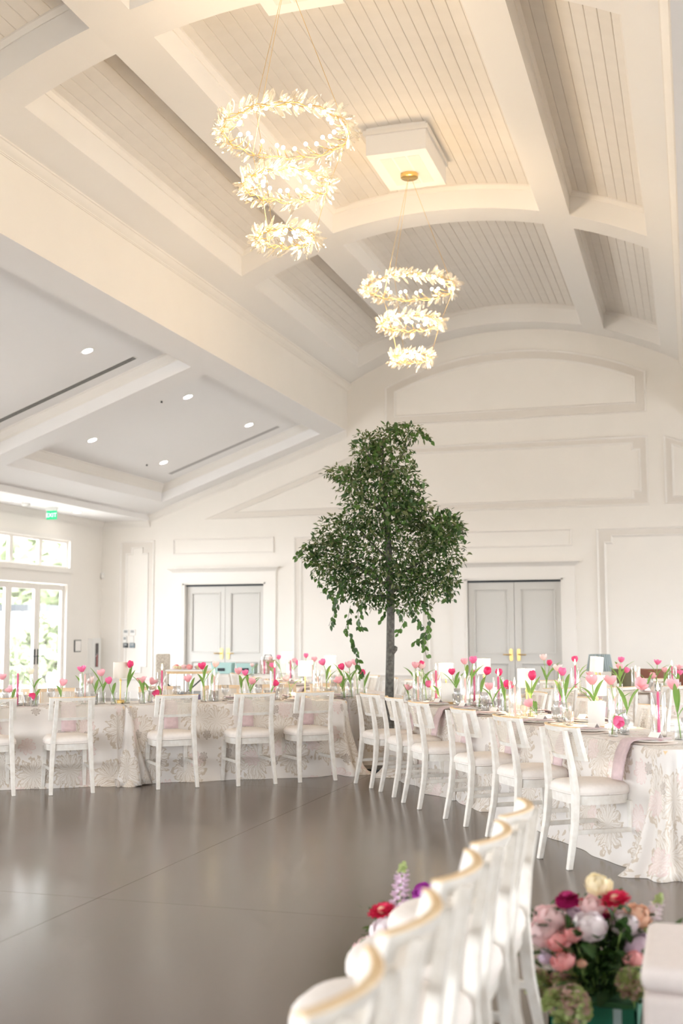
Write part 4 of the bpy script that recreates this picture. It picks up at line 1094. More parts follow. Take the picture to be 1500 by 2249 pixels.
# small lamps
def lamp_proto(lit):
    t = thing('table_lamp', (0, 0, 0), 0, 'x', 'lamp')
    autosmooth(MB().lathe([(.001, 0), (.052, 0), (.052, .026), (.046, .030), (.001, .030)], 24).build('lamp_base', M['brass'], t))
    autosmooth(MB().lathe([(.007, .03), (.007, .20), (.012, .205), (.012, .215), (.007, .22), (.007, .235), (.018, .237), (.018, .255), (.001, .258)], 14).build('lamp_stem', M['brass'], t))
    sh = MB(); sh.lathe([(.073, .235), (.075, .235), (.075, .39), (.073, .39), (.073, .236)], 28); sh.lathe([(.066, .386), (.02, .386)], 28); autosmooth(sh.build('lamp_shade', M['shade'] if lit else M['shade_off'], t))
    return t
LA = [(264,1454,'A1',.0,0,'unlit linen-shaded brass lamp at left, beside the gathered cloth seam'),(670,1452,'A1',.05,1,'glowing brass table lamp on the left table, left of the tree'),(725,1441,'C',0,1,'glowing lamp on the back left table, right behind the nearer lamp'),
      (630,1432,'C',.0,1,'farthest glowing lamp, on the back left table'),(980,1457,'A2',.15,1,'glowing lamp on the right table, first right of the tree'),(1063,1447,'B',0,1,'glowing lamp on the back right table behind the pink tulips'),
      (1157,1469,'A2',.15,1,'glowing lamp on the right table, second from the tree'),(1306,1443,'B',0,1,'tilted small glowing lamp on the back right table'),(1312,1484,'A2',.15,1,'nearest glowing lamp on the right table, behind a tulip')]
protos = {}
for x, y, arm, off, lit, lab in LA:
    p, off = free_spot(x, arm, off, .056); OCC.append((p, .055)); top = z_at(x, y, p); k = (top-CZ)/.39
    if lit not in protos: o = protos[lit] = lamp_proto(lit); o.location = (p.x, p.y, CZ); o['label'] = lab; o['group'] = 'small table lamps'
    else: o = dup(protos[lit], (p.x, p.y, CZ), 0, lab, 'small table lamps')
    o.scale = (1, 1, max(.85, min(1.2, k)))
    if 'tilted' in lab: o.rotation_euler = (R(2), R(5), 0)
    if lit:
        l = bpy.data.lights.new('lamp_glow', 'POINT'); l.energy = 7.0; l.color = (1, .72, .42); l.shadow_soft_size = .03
        lo = bpy.data.objects.new('lamp_glow', l); col.objects.link(lo); lo.parent = o; lo.location = (0, 0, .31)
for x, yb_, arm, off, lab in ((1310, 1598, 'A2', -.02, 'white menu card in a wood block before the nearest lamp'), (983, 1535, 'A2', .0, 'white menu card in a wood block before the first lamp'), (1072, 1512, 'A2', .3, 'white menu card on the right table under the pink tulips')):
    p = on_arm(x, arm, off); t = thing('menu_card', (p.x, p.y, CZ), R(17+4), lab, 'card')
    MB().box((-.05, -.02, 0), (.05, .02, .022)).build('card_block', M['wood'], t); MB().box((-.063, -.0015, .012), (.063, .0015, .205)).build('card', M['card'], t)

# place settings
GOB = MB(); GOB.lathe([(.001, .003), (.032, .003), (.033, .006), (.006, .010), (.005, .055), (.012, .062), (.034, .085), (.039, .12), (.036, .165), (.034, .165), (.036, .12), (.010, .068)], 18); GOB_ME = GOB.mesh('goblet_glass', M['cut'], True)
TUM = MB(); TUM.lathe([(.001, .004), (.028, .004), (.030, .01), (.037, .105), (.035, .105), (.028, .016), (.001, .016)], 20, rib=-.035); TUM_ME = TUM.mesh('tumbler_glass', M['cut'], True)
PLT = MB().lathe([(.001, .010), (.08, .010), (.095, .014), (.135, .020), (.137, .022), (.135, .024), (.095, .018), (.001, .014)], 30).mesh('plate', M['china'], True)
CHG = MB().lathe([(.001, .002), (.16, .004), (.162, .008), (.10, .009), (.001, .009)], 32).mesh('charger', M['charger'], True)
def napkin_mesh(n_, drop):
    mb_ = MB(); g = []
    path = [(.10, .030), (.0, .030), (-.135, .030), (-.175, .022), (-.190, .010), (-.208, -.02)] + [(-.216-.010*i, -.02-drop*i/5) for i in range(1, 6)]
    for d, z in path: g.append([(-.068+.136*j/4, d+.004*math.sin(j*1.7+z*20), z) for j in range(5)])
    g2 = [[(x, y, z+.005) if z > 0 else (x, y+.006, z) for x, y, z in r] for r in g]
    mb_.loft([a+list(reversed(b_)) for a, b_ in zip(g, g2)]); return mb_.mesh('napkin', M['napkin'], True)
NAP = napkin_mesh(0, .20)
gl = {}
def setting(arm, s_, side, idx, total_label):
    d, n = ARM[arm]; p = arm_pt(arm, s_, side*.20); f = n*(-side)   # direction from the diner to the middle
    rz = math.atan2(f.y, f.x)-PI/2
    t = thing('place_setting_plate', (p.x, p.y, CZ), rz, 'white plate on a charger, '+total_label, 'plate', 'place settings')
    put('charger', CHG, t); put('plate_rim', PLT, t)
    o = put('napkin', NAP); o.location = (p.x, p.y, CZ+.0); o.rotation_euler = (0, 0, rz); tag(o, 'mauve linen napkin draped over the edge, '+total_label, 'napkin', 'mauve napkins')
    q = Vector((p.x, p.y)) + f*.03
    c = thing('name_card', (q.x, q.y, CZ+.036), rz+.2, 'folded white name card, '+total_label, 'card', 'name cards')
    MB().loft([[(-.045, -.025, 0), (-.045, 0, .032), (-.045, .025, 0), (-.045, .022, 0), (-.045, 0, .029), (-.045, -.022, 0)], [(.045, -.025, 0), (.045, 0, .032), (.045, .025, 0), (.045, .022, 0), (.045, 0, .029), (.045, -.022, 0)]]).build('folded_card', M['card'], c)
    rt = Vector((f.y, -f.x))
    for k, (nm, me, a, b_) in enumerate((('goblet', GOB_ME, .13, .18), ('tumbler', TUM_ME, .23, .15))):
        g = Vector((p.x, p.y)) + rt*a + f*b_
        for ka, kb in ((0, 0), (.05, 0), (.05, .05), (0, .06), (-.05, .06), (.1, 0), (.1, .05), (-.1, .07)):
            if is_free(Vector((p.x, p.y)) + rt*(a+ka) + f*(b_+kb), .037): g = Vector((p.x, p.y)) + rt*(a+ka) + f*(b_+kb); break
        OCC.append((g, .036))
        w = thing(nm, (g.x, g.y, CZ), 0, ('cut crystal wine goblet, ' if nm == 'goblet' else 'cut crystal water tumbler, ')+total_label, 'glass', 'crystal glasses'); put(nm+'_bowl', me, w)
        MB().lathe([(.001, 0), (.03, 0), (.03, .004), (.001, .004)], 14).build('glass_foot', M['cut'], w)
for i, (ar, s_, sd, lab) in enumerate(PLACES): setting(ar, s_, sd, i, lab)

# ================================================================== TREE
TD_ = Vector((T.x, T.y, 0)); rnd = random.Random(11)
tree = thing('indoor_tree', TD_, 0, 'tall indoor tree with slim grey trunk and trailing green leaves behind the tables', 'tree')
def tp(x, y, dz=0):   # pixel at the tree's own distance, dz in depth metres -> local
    p = on_y(x, y, T.y+dz); return p-TD_
mb = MB()
tr_px = [(853, 1600), (855, 1535), (857, 1440), (858, 1350), (856, 1280), (853, 1190), (846, 1110), (841, 1030), (840, 965)]
pts = [Vector((tp(855, 1560).x, 0, 0))] + [tp(x, y) for x, y in tr_px[1:]]
mb.tube(pts, [.055, .048, .046, .043, .042, .034, .024, .015, .008], 12)
kn = tp(868, 1427); mb.tube([kn+Vector((-.04, 0, -.03)), kn+Vector((.0, -.02, .01)), kn+Vector((.015, -.02, .035))], [.035, .032, .018], 8)
mb.build('trunk', M['bark'], tree, True)
for (x0, y0, x1, y1) in ((856, 1290, 720, 1190), (855, 1270, 1000, 1180), (853, 1230, 760, 1120), (850, 1180, 940, 1110), (846, 1130, 750, 1040), (842, 1060, 905, 960), (842, 1040, 800, 980), (856, 1300, 960, 1260), (856, 1310, 760, 1290), (853, 1200, 900, 1200)):
    mb = MB(); a, b_ = tp(x0, y0), tp(x1, y1, rnd.uniform(-.35, .35)); m_ = (a+b_)/2+Vector((0, 0, -.04)); mb.tube([a, m_, b_], [.016, .010, .004], 6); mb.build('branch', M['bark'], tree, True)
mb = MB().box((-.22, -.22, 0), (.22, .22, .03)); mb.build('base_plate', M['dark'], tree)
def leaf_shape(kind):
    mb_ = MB(); w_ = .17 if kind == 0 else .31
    prof = [(0, 0), (.25, .8), (.5, 1), (.78, .6), (1, 0)]
    g = [[(-w_*b_, a, w_*b_*.35-.10*a*a), (0, a, -.10*a*a), (w_*b_, a, w_*b_*.35-.10*a*a)] for a, b_ in prof]
    return g
def add_leaf(mb_, c, d, nrm, L_, kind):
    d = d.normalized(); s_ = d.cross(nrm)
    if s_.length < .05: s_ = d.orthogonal()
    s_.normalize(); n_ = s_.cross(d)
    mb_.loft([[c + s_*x*L_ + d*y*L_ + n_*z*L_ for x, y, z in r] for r in leaf_shape(kind)], closed=False)
blobs = [(845,965,30,32,.16),(890,950,48,20,.16),(800,985,26,40,.14),(862,1012,48,48,.22),(812,1010,30,40,.2),(748,1038,34,18,.14),(775,1055,36,26,.18),(820,1075,70,45,.3),(885,1075,45,55,.25),(838,1130,95,50,.38),(905,1120,40,40,.3),
         (960,1165,52,42,.28),(985,1150,30,25,.2),(745,1165,46,36,.25),(715,1190,30,20,.18),(850,1195,120,70,.45),(960,1215,55,62,.32),(740,1235,52,45,.28),(705,1235,26,26,.16),(760,1280,45,35,.24),(850,1270,95,45,.38),(930,1285,58,38,.28),(985,1275,24,32,.16),
         (820,1310,45,28,.24),(900,1325,45,22,.2),(680,1215,18,20,.1),(1005,1165,16,22,.1)]
tot = sum(b_[2]*b_[3] for b_ in blobs); NL = 14000
fol = [MB(), MB(), MB()]; big = []
for (cx, cy_, rx, ry, rd) in blobs:
    n_ = int(NL*rx*ry/tot*.9) + 22
    for k in range(n_):
        while True:
            a, b_, c = rnd.uniform(-1, 1), rnd.uniform(-1, 1), rnd.uniform(-1, 1)
            if a*a+b_*b_+c*c < 1: break
        k_ = 1.05 if rnd.random() < .85 else 1.28
        p = tp(cx+a*rx*k_, cy_+b_*ry*k_, c*rd*1.25)
        out = Vector((a, c, -b_)); d = Vector((a*.9+rnd.gauss(0, .5), c*.9+rnd.gauss(0, .5), -b_*.5+rnd.gauss(-.15, .5)))
        kind = 0 if rnd.random() < .80 else 1; L_ = rnd.uniform(.045, .075) if kind == 0 else rnd.uniform(.042, .066)
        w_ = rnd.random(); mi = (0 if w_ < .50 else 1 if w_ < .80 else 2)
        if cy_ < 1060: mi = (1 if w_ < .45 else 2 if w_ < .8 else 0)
        if c < -.55 and len(big) < 170 and rnd.random() < .22: big.append((p, d, L_*1.1, mi))
        else: add_leaf(fol[mi], p, d, Vector((rnd.gauss(0, .5), rnd.gauss(-.3, .5), 1)), L_, kind)
# trailing vines
vines = [[(745,1310),(738,1340),(728,1360),(722,1375)],[(770,1330),(764,1360),(758,1385),(778,1410),(782,1440),(795,1475),(792,1490)],[(790,1330),(786,1350),(797,1385)],[(900,1330),(912,1350),(925,1370),(938,1385),(930,1410),(936,1440)],[(870,1335),(888,1365),(872,1395)],
         [(925,1320),(940,1345),(945,1380),(922,1405),(905,1412)],[(690,1205),(670,1195),(655,1215),(650,1228)],[(700,1230),(678,1232),(668,1238)],[(985,1270),(990,1290),(980,1310),(995,1320)],[(690,1265),(712,1290),(735,1320)],
         [(885,950),(860,935),(895,930)],[(915,945),(935,955),(945,968)],[(900,1045),(915,1055),(930,1060)],[(760,1275),(745,1295),(738,1330)],[(960,1130),(975,1118),(982,1115),(990,1130)],[(1000,1150),(1015,1165),(1020,1180)],[(850,1330),(845,1350),(838,1365)]]
for vi, pv_ in enumerate(vines):
    dz = rnd.uniform(-.3, .1); P3 = [tp(x, y, dz) for x, y in pv_]; MB().tube(P3, .0025, 4).build('vine_stem', M['bark'], tree)
    for a, b_ in zip(P3, P3[1:]):
        n_ = max(2, int((b_-a).length/.022))
        for k in range(n_):
            q = a.lerp(b_, (k+rnd.random())/n_) + Vector((rnd.gauss(0, .015), rnd.gauss(0, .02), rnd.gauss(0, .012)))
            big.append((q, Vector((rnd.gauss(0, .6), rnd.gauss(0, .5), -1)), rnd.uniform(.05, .08), 0 if rnd.random() < .5 else 2))
LM = []
for k, mn in enumerate(('leafA', 'leafB', 'leafC')):
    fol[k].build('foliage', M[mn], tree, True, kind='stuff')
    lm = MB(); lm.loft(leaf_shape(1), closed=False); LM.append(lm.mesh('leaf', M[mn], True))
rnd.shuffle(big)
rest = MB()
for k, (p, d, L_, mi) in enumerate(big):
    if k < 296:
        o = put('leaf', LM[mi], tree); d = d.normalized(); n_ = Vector((rnd.gauss(0, .6), -1, rnd.gauss(.3, .5))); s_ = d.cross(n_)
        if s_.length < .05: s_ = d.orthogonal()
        s_.normalize(); n_ = s_.cross(d)
        mx = Matrix((( s_.x, d.x, n_.x, p.x), (s_.y, d.y, n_.y, p.y), (s_.z, d.z, n_.z, p.z), (0, 0, 0, 1))); o.matrix_local = mx @ Matrix.Diagonal((L_, L_, L_, 1))
    else: add_leaf(rest, p, d, Vector((0, -1, .3)), L_, 1)
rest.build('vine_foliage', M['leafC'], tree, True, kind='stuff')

# ================================================================== FLOWER BOXES (foreground right)
M['tray'] = mat('green_tray', (.01, .16, .10), .4)
M['foam'] = mat('floral_foam', (.05, .15, .06), .9)
for k_, c_ in dict(peony=(.93, .68, .69), rosepk=(.87, .42, .42), magenta=(.48, .01, .16), red=(.68, .02, .10), cream=(.90, .80, .58), lilac=(.80, .66, .78), white=(.93, .83, .86), purple=(.42, .04, .40), hydg=(.42, .50, .20), hydp=(.60, .42, .36), peach=(.88, .58, .42)).items():
    M['f_'+k_] = leafy('flower_'+k_, c_, tuple(min(1, x*1.12+.02) for x in c_), .3, .6)
def cup_petal(mb_, c, d, size, cupv, wide, rnd):
    """one curved petal starting at c, direction d"""
    d = d.normalized(); s_ = d.cross(Vector((0, 0, 1)))
    if s_.length < .05: s_ = d.orthogonal()
    s_.normalize(); n_ = s_.cross(d); g = []
    for i in range(5):
        v = i/4; w_ = wide*size*math.sin(PI*(v*.72+.14)); lift = cupv*size*v*v
        g.append([c + d*size*v + n_*(lift+abs(j)*w_*.4) + s_*w_*j for j in (-1, -.5, 0, .5, 1)])
    mb_.loft(g, closed=False)
def bloom(name, base, head, r, m_, style, label, cat='flower', group='flowers in the floor boxes', up=None):
    t = thing(name, base, 0, label, cat, group); rnd_ = random.Random(int(head.x*997+head.y*331+head.z*773))
    h = head-base; up = up or Vector((rnd_.uniform(-.3, .3), -.25, 1)).normalized(); q = up.to_track_quat('Z', 'Y').to_matrix()
    MB().tube([(0, 0, 0), h*.5+Vector((rnd_.uniform(-.02, .02), 0, 0)), h-up*r*.5], .004, 6).build('stem', M['stem'], t, True)
    layers = dict(peony=((9, .15, 1.0, .9), (8, .6, .95, 1.1), (7, 1.0, .8, 1.2), (6, 1.3, .55, 1.2)), zinnia=((16, .05, 1.0, .12), (14, .35, .85, .15), (12, .65, .65, .2), (8, 1.0, .4, .3)),
                  rose=((6, .5, 1.0, .8), (5, .9, .85, 1.0), (5, 1.25, .6, 1.1)), disc=((22, -.35, 1.0, -.2), (20, -.05, .9, 0), (14, .4, .6, .2)))[style]
    if style in ('peony', 'rose'):
        layers = ((7, 1.0, .75, .62), (6, .92, .45, .6), (6, .80, .30, .55), (5, .62, .2, .6)) if style == 'peony' else ((5, 1.0, .62, .75), (5, .85, .40, .7), (4, .62, .25, .8))
        for li, (n_, k, top, wd) in enumerate(layers):
            mb_ = MB()
            for j in range(n_):
                a0 = 2*PI*(j+.5*(li % 2))/n_+rnd_.uniform(-.15, .15); g = []; rk = r*k*rnd_.uniform(.92, 1.06); t1 = PI*top*rnd_.uniform(.55, .8)
                for i in range(6):
                    v = i/5; th = PI*.92+(t1-PI*.92)*v; w_ = wd*(.35+.65*math.sin(PI*min(1, v*.62+.2)))*(1 if i < 5 else .62); row = []
                    for jj in (-1, -.5, 0, .5, 1):
                        a = a0+jj*w_*(.9 if th > .5 else .7); rr_ = rk*(1+.05*abs(jj)+ (.10*v if top > .6 else 0)); row.append(h + q @ Vector((math.sin(th)*math.cos(a)*rr_, math.sin(th)*math.sin(a)*rr_, math.cos(th)*rr_*.9)))
                    g.append(row)
                mb_.loft(g, closed=False)
            mb_.build('petal_layer', m_, t, True)
        layers = ()
    for li, (n_, el, k, cp) in enumerate(layers):
        mb_ = MB()
        for j in range(n_):
            a = 2*PI*(j+.5*(li % 2))/n_+rnd_.uniform(-.1, .1); d = q @ Vector((math.cos(a)*math.cos(el), math.sin(a)*math.cos(el), math.sin(el)))
            cup_petal(mb_, h - up*r*.25 + d*r*.08, d, r*k, cp*.6, .55 if style != 'zinnia' else .28, rnd_)
        mb_.build('petal_layer', m_, t, True)
    mb_ = MB(); mb_.sphere(h-up*r*.1, r*(.68 if style in ('peony', 'rose') else .35), 10, 6); mb_.build('bloom_heart', m_ if style != 'zinnia' else M['f_peach'], t, True)
    for j in range(2):
        mb_ = MB(); a = rnd_.uniform(0, 6.28); add_leaf(mb_, h*.55, Vector((math.cos(a), math.sin(a), .3)), Vector((0, 0, 1)), r*1.6, 1); mb_.build('leaf', M['leafC'], t, True)
    return t
def spike(base, head, L_, r, m_, label):
    t = thing('stock_flower', base, 0, label, 'flower', 'flowers in the floor boxes'); h = head-base; rnd_ = random.Random(int(head.x*991))
    MB().tube([(0, 0, 0), h*.5, h], .005, 6).build('stem', M['stem'], t)
    bl = MB(); bud = MB(); dv = h.normalized()
    for k in range(46):
        q = (k/46); c = h - dv*L_*(1-q); a = k*2.4; rr = r*(1-q*.75)
        p = c+Vector((math.cos(a), math.sin(a), .2))*rr
        if q > .82: bud.sphere(p, .010, 7, 5)
        else:
            for j in range(4):
                b_ = a+j*1.57; cup_petal(bl, p, Vector((math.cos(b_)+math.cos(a)*.6, math.sin(b_)+math.sin(a)*.6, .3)), .020, .3, .6, rnd_)
    bl.build('florets', m_, t, True, kind='stuff'); bud.build('buds', M['f_hydg'], t, True, kind='stuff')
def hydrangea(base, head, r, label):
    t = thing('hydrangea', base, 0, label, 'flower', 'hydrangeas in the floor boxes'); h = head-base; rnd_ = random.Random(int(head.x*911+head.z*77)); MB().tube([(0, 0, 0), h*.5, h], .006, 6).build('stem', M['stem'], t)
    ms = [MB(), MB()]
    for k in range(70):
        zz = rnd_.uniform(-.5, 1); a = rnd_.uniform(0, 6.28); s_ = math.sqrt(1-zz*zz); d = Vector((s_*math.cos(a), s_*math.sin(a), zz)); c = h+d*r
        e1 = d.orthogonal().normalized(); e2 = d.cross(e1)
        for j in range(4):
            b_ = j*PI/2+k; cup_petal(ms[k % 3 == 0], c, (e1*math.cos(b_)+e2*math.sin(b_)+d*.2), .024, .1, .7, rnd_)
    ms[0].build('florets', M['f_hydg'], t, True, kind='stuff'); ms[1].build('faded_florets', M['f_hydp'], t, True, kind='stuff')
def at_y(x, y, Y): return on_y(x, y, Y)
YF = 4.55
# two green trays
def tray(cx, y0, hw, hl, label, strap):
    t = thing('flower_tray', (cx, y0, 0), 0, label, 'tray', 'green flower trays')
    mb_ = MB(); mb_.box((-hw, -hl, 0), (hw, hl, .012))
    for a, b_, c, d in ((-hw, -hw+.01, -hl, hl), (hw-.01, hw, -hl, hl), (-hw, hw, -hl, -hl+.01), (-hw, hw, hl-.01, hl)): mb_.box((a, c, 0), (b_, d, .10))
    mb_.build('tray_body', M['tray'], t); MB().box((-hw+.012, -hl+.012, .012), (hw-.012, hl-.012, .115)).build('foam_block', M['foam'], t)
    if strap: MB().box((hw-.085, -hl-.003, 0), (hw-.055, -hl+.001, .10)).build('strap', mat('pale_blue_tape', (.45, .62, .66), .5), t)
tray(-.40, 4.62, .16, .20, 'green plastic tray of floral foam on the floor under the bouquet', True)
tray(-1.22, 4.85, .12, .18, 'green flower tray on the floor behind the foreground chairs', False)
bs = Vector((-.40, 4.62, .11)); FL = [
 ('peony','peony',(1212,2015,4.55,.066),'peony','soft pink peony at the left of the floor bouquet'), ('peony','peony',(1195,2045,4.5,.06),'peony','blush peony beside the farthest foreground chair'),
 ('peony','white',(1295,2032,4.5,.064),'peony','large pale peony in the middle of the floor bouquet'), ('peony','white',(1375,2025,4.6,.058),'peony','pale lilac-pink peony right of centre in the bouquet'),
 ('ranunculus','rosepk',(1225,2065,4.45,.045),'rose','small salmon rose low at the left of the bouquet'), ('rose','rosepk',(1237,2108,4.4,.042),'rose','pink rosebud hanging lowest in the bouquet'),
 ('rose','rosepk',(1258,2050,4.45,.036),'rose','coral-pink rose before the large pale peony'), ('zinnia','red',(1350,1972,4.6,.058),'zinnia','crimson zinnia with a yellow heart atop the bouquet'),
 ('carnation','cream',(1313,1940,4.65,.050),'peony','cream ruffled carnation at the very top of the bouquet'), ('scabiosa','magenta',(1243,1966,4.6,.046),'disc','dark magenta flower seen from behind on a bare stem'),
 ('peony_bud','peony',(1300,1987,4.6,.045),'rose','round closed pink peony bud below the cream carnation'), ('carnation','peach',(1400,2010,4.65,.055),'peony','peach carnation at the right shoulder of the bouquet'),
 ('zinnia','magenta',(1335,2005,4.65,.035),'zinnia','small dark magenta zinnia under the crimson one'), ('tulip_flower','lilac',(1255,2010,4.6,.045),'rose','lilac parrot tulip behind the left peonies'),
 ('peony','lilac',(1405,2075,4.55,.055),'peony','lilac-pink peony beside the pale ottoman'), ('rose','rosepk',(1390,2105,4.45,.034),'rose','small coral rose low beside the ottoman'), ('rose','peach',(1278,2115,4.4,.018),'rose','tiny peach bud in the dark foliage'),
 ('rose','red',(1280,1990,4.7,.036),'rose','crimson rose half hidden behind the peony bud'), ('lisianthus','lilac',(1200,2100,4.5,.032),'rose','small mauve bloom at the bouquet left, low')]
for nm, mm, (x, y, Y, r), st, lab in FL:
    hp = at_y(x, y, Y); b_ = Vector((bs.x+(hp.x-bs.x)*.35, bs.y+(Y-bs.y)*.4, .11)); bloom(nm, b_, hp, r, M['f_'+mm], st, lab)
hp = at_y(1450, 1965, 4.7); spike(Vector((-.27, 4.68, .11)), hp, .20, .030, M['f_white'], 'white stock spike with green tip above the ottoman')
hp = at_y(1425, 2040, 4.6); spike(Vector((-.28, 4.6, .11)), hp, .14, .035, M['f_lilac'], 'pale lilac stock bloom behind the ottoman edge')
hydrangea(Vector((-.42, 4.43, .0)), at_y(1245, 2215, 4.30), .075, 'green and dusty pink hydrangea in front of the tray'); hydrangea(Vector((-.26, 4.5, .05)), at_y(1395, 2165, 4.4), .055, 'green hydrangea at the right of the tray')
hydrangea(Vector((-.5, 4.5, .05)), at_y(1185, 2165, 4.45), .045, 'small faded hydrangea beside the far chair leg'); hydrangea(Vector((-.42, 4.5, .08)), at_y(1240, 2165, 4.45), .045, 'small green-brown hydrangea above the tray edge')
# greenery of the bouquets
for (c, hw, hl, hh, n_, lab) in ((Vector((-.39, 4.62, .1)), .22, .22, .27, 520, 'dark green foliage filling the bouquet beside the ottoman'), (Vector((-1.24, 4.85, .1)), .11, .14, .20, 90, 'green foliage of the bouquet behind the foreground chairs')):
    t = thing('bouquet_foliage', c, 0, lab, 'foliage'); mb_ = MB(); st = MB(); rn = random.Random(5)
    for k in range(n_):
        p = Vector((rn.gauss(0, .5)*hw, rn.gauss(0, .5)*hl, rn.uniform(.0, 1)*hh)); add_leaf(mb_, p, Vector((p.x*3+rn.gauss(0, .5), p.y*3+rn.gauss(0, .5), rn.uniform(-.2, 1))), Vector((0, 0, 1)), rn.uniform(.05, .10), rn.choice((0, 1)))
        if k % 12 == 0: st.tube([(p.x*.4, p.y*.4, 0), p], .003, 4)
    mb_.build('leaves', M['leafA'], t, True, kind='stuff'); st.build('stems', M['stem'], t, kind='stuff')
# left bouquet behind chairs
b0 = Vector((-1.28, 4.80, .11))
for nm, mm, (x, y, Y, r), st, lab in (('zinnia','red',(838,1998,4.7,.058),'zinnia','crimson zinnia left of the foreground chairs'), ('zinnia','red',(868,2002,4.75,.042),'zinnia','dark red zinnia below the lilac spike'),
        ('peony','white',(855,2045,4.65,.09),'peony','white lilac peony left of the foreground chairs'), ('peony','peony',(808,2085,4.6,.065),'peony','pink peony lowest left behind the foreground chairs'), ('delphinium','purple',(928,1958,4.8,.045),'rose','purple bloom beside the lilac spike')):
    hp = at_y(x, y, Y); b_ = Vector((b0.x+(hp.x-b0.x)*.35, b0.y+(Y-b0.y)*.4, .11)); bloom(nm, b_, hp, r, M['f_'+mm], st, lab)
hp = at_y(885, 1895, 4.75); spike(Vector((-1.24, 4.8, .11)), hp, .24, .034, M['f_lilac'], 'lilac stock spike with green tip behind the foreground chairs')

# pale upholstered ottoman at the right edge
t = thing('ottoman', (.19, 3.90, 0), 0, 'pale blush upholstered ottoman cut off by the lower right corner', 'ottoman')
M['blush'] = mat('blush_upholstery', (.86, .79, .77), .8, noise=.03, nscale=30)
o = bevel(MB().box((-.37, -.28, .06), (.37, .28, .40)).build('ottoman_body', M['blush'], t), .03, 4); autosmooth(o)
o = bevel(MB().box((-.375, -.285, .402), (.375, .285, .48)).build('cushion', M['blush'], t), .03, 4); autosmooth(o)
for sx in (-1, 1):
    for sy in (-1, 1): MB().tube([(sx*.32, sy*.23, 0), (sx*.32, sy*.23, .07)], .02, 8).build('foot', M['wood'], t)

# ================================================================== BACKGROUND FURNITURE
# folding side table with flowers behind the left table
p1, p2 = on_z(372, 1470, .98), on_z(462, 1471, .98)
c = on_y(415, 1470, 14.6); hw = .27
t = thing('serving_stand', (c.x, c.y, 0), R(12), 'folding stand with wood top and crossed metal legs behind the left table', 'stand'); zt = c.z
MB().box((-hw, -.2, zt-.055), (hw, .2, zt-.02)).build('stand_top', M['wood'], t); MB().box((-hw-.01, -.21, zt-.02), (hw+.01, .21, zt)).build('white_tray', M['white'], t)
for x in (-.22, .0, .22):
    for y in (-.16, .16): MB().tube([(x, y, 0), (x, y, zt-.05)], .012, 6).build('leg', M['chrome'], t)
MB().tube([(-.25, -.17, zt-.2), (-.05, -.17, zt-.36), (.22, -.17, zt-.12)], .010, 6).build('brace', M['dark'], t); MB().tube([(-.25, -.17, zt-.5), (-.02, -.17, zt-.40), (.05, -.17, zt-.36)], .012, 6).build('brace', M['dark'], t)
o = thing('storage_bin', (c.x+.08, c.y, 0), 0, 'dark purple bin beneath the folding stand', 'bin'); bevel(MB().loft([[(-.12, -.1, 0), (.12, -.1, 0), (.12, .1, 0), (-.12, .1, 0)], [(-.16, -.13, .62), (.16, -.13, .62), (.16, .13, .62), (-.16, .13, .62)]]).build('bin_body', mat('purple_bin', (.16, .12, .20), .5), o), .01); MB().box((-.17, -.14, .60), (.17, .14, .63)).build('bin_rim', M['grey'], o)
rn = random.Random(3)
for k in range(13):
    x = -hw+.04+k*.04; r_ = rn.uniform(.028, .045); hd = Vector((c.x+x, c.y+rn.uniform(-.12, .1), zt+r_*.9+.004*(k % 3)))
    bloom('cut_rose', hd-Vector((0, .0, r_*.85)), hd, r_, M['f_'+rn.choice(['rosepk', 'peony', 'white', 'cream', 'rosepk'])], 'rose', 'loose cut rose on the folding stand, %s from left' % ordn(k), 'flower', 'cut roses on the folding stand')
# patterned armchair back by the wall
q = on_y(360, 1480, 16.5)
t = thing('upholstered_chair', (q.x, q.y, 0), R(20), 'tweed upholstered chair standing behind the folding stand', 'chair'); M['tweed'] = mat('tweed', (.42, .37, .31), .9, nscale=45, c2=(.62, .57, .49))
for nm, lo, hi in (('seat', (-.26, -.05, .36), (.26, .5, .48)), ('backrest', (-.12, -.12, .40), (.10, -.02, 1.10))): bevel(MB().box(lo, hi).build(nm, M['tweed'], t), .02)
for sx in (-.22, .22):
    for sy in (-.05, .44): MB().tube([(sx, sy, 0), (sx, sy, .38)], .018, 6).build('leg', M['wood'], t)
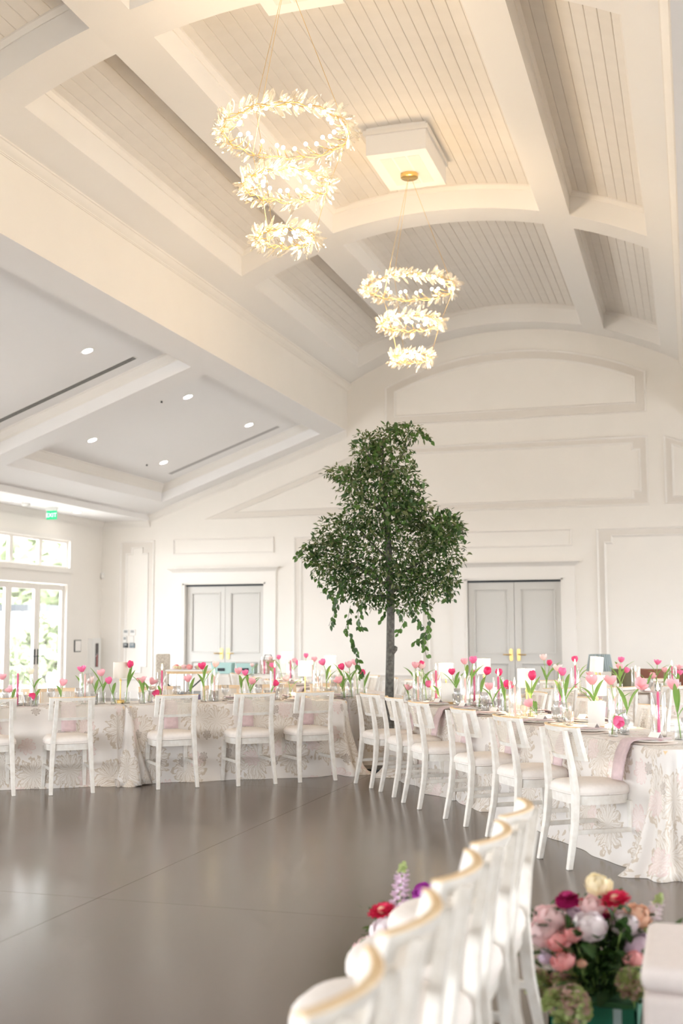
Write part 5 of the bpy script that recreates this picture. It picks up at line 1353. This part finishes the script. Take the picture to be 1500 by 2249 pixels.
# service counter with boxes in front of the left doors
q = on_y(545, 1500, 17.5)
t = thing('service_table', (q.x, q.y, 0), R(8), 'white draped service table before the left double doors', 'table'); mb = MB(); mb.loft([[(-.9+.02*math.sin(0), -.35, 0), (.9, -.35, 0), (.9, .35, 0), (-.9, .35, 0)], [(-.85, -.32, .72), (.85, -.32, .72), (.85, .32, .72), (-.85, .32, .72)], [(-.84, -.31, .75), (.84, -.31, .75), (.84, .31, .75), (-.84, .31, .75)]]); bevel(mb.build('white_drape', M['card'], t), .02)
MB().box((-.80, -.28, .752), (.80, .28, .765)).build('tabletop', M['white'], t)
M['aqua'] = mat('aqua_box', (.45, .68, .68), .5); M['tan'] = mat('tan_leather', (.52, .33, .24), .5)
for dx, w_, h_, m_, nm, lab in ((-.42, .34, .17, M['aqua'], 'storage_box', 'pale aqua box at the left on the service table'), (-.02, .30, .16, M['aqua'], 'storage_box', 'pale aqua box in the middle of the service table'), (.33, .20, .22, M['tan'], 'handbag', 'tan leather bag on the service table')):
    o = thing(nm, (q.x+dx*math.cos(R(8)), q.y+dx*math.sin(R(8)), .766), R(8), lab, 'box' if nm != 'handbag' else 'bag'); bevel(MB().box((-w_/2, -.12, 0), (w_/2, .12, h_)).build('body', m_, o), .012)
    if nm == 'handbag': MB().tube([(-.07, 0, h_-.01), (-.05, 0, h_+.08), (.05, 0, h_+.08), (.07, 0, h_-.01)], .007).build('handle', M['dark'], o)
    else: MB().box((-w_/2-.005, -.125, h_-.03), (w_/2+.005, .125, h_+.005)).build('box_lid', m_, o); MB().box((-.06, -.128, .04), (.06, -.124, .09)).build('box_tag', M['dark'], o)
# leather lounge chairs and pleated lamp at far right
for (x0, x1, m_, lab) in ((1345, 1390, mat('olive_leather', (.16, .14, .07), .5), 'dark olive upholstered chair at far right behind the tulips'), (1408, 1468, mat('russet_leather', (.27, .10, .06), .5), 'russet leather lounge chair at far right behind the tulips'), (1484, 1540, mat('russet_leather_b', (.27, .10, .06), .5), 'russet leather lounge chair cut off by the right frame edge')):
    Yc = 16.8; a, b_ = on_y(x0, 1470, Yc), on_y(x1, 1470, Yc); w_ = (b_.x-a.x)/2; c = (a+b_)/2
    t = thing('lounge_chair', (c.x, c.y, 0), R(5), lab, 'chair', 'leather lounge chairs')
    rr = []
    for i in range(9):
        u = -1+2*i/8; rr.append([(u*w_*1.1, -.10+.10*u*u, .40), (u*w_*1.1, -.16+.10*u*u, c.z), (u*w_*1.1, -.09+.10*u*u, c.z+.01), (u*w_*1.1, 0+.10*u*u, .40)])
    autosmooth(MB().loft(rr).build('backrest', m_, t), 40); bevel(MB().box((-w_*1.1, -.05, .30), (w_*1.1, .52, .46)).build('seat', m_, t), .03)
    for sx in (-1, 1):
        for sy in (0, .46): MB().tube([(sx*w_*.9, sy, 0), (sx*w_*.9, sy, .32)], .018, 6).build('leg', M['wood'], t)
c = on_y(1318, 1490, 17.5); zt = on_y(1318, 1437, 17.5).z; zb = on_y(1318, 1474, 17.5).z
t = thing('pleated_lamp', (c.x, c.y, 0), 0, 'standing lamp with a pleated blue-grey shade behind the tilted lamp', 'lamp'); o = MB().lathe([(.20, zb), (.155, zt), (.15, zt), (.195, zb)], 60, rib=-.06).build('pleated_shade', mat('blue_grey_pleats', (.30, .36, .37), .8), t)
MB().tube([(0, 0, .02), (0, 0, zt-.03)], .012, 8).build('lamp_pole', M['brass'], t); MB().lathe([(.001, 0), (.16, 0), (.16, .02), (.001, .03)], 24).build('lamp_base', M['brass'], t)
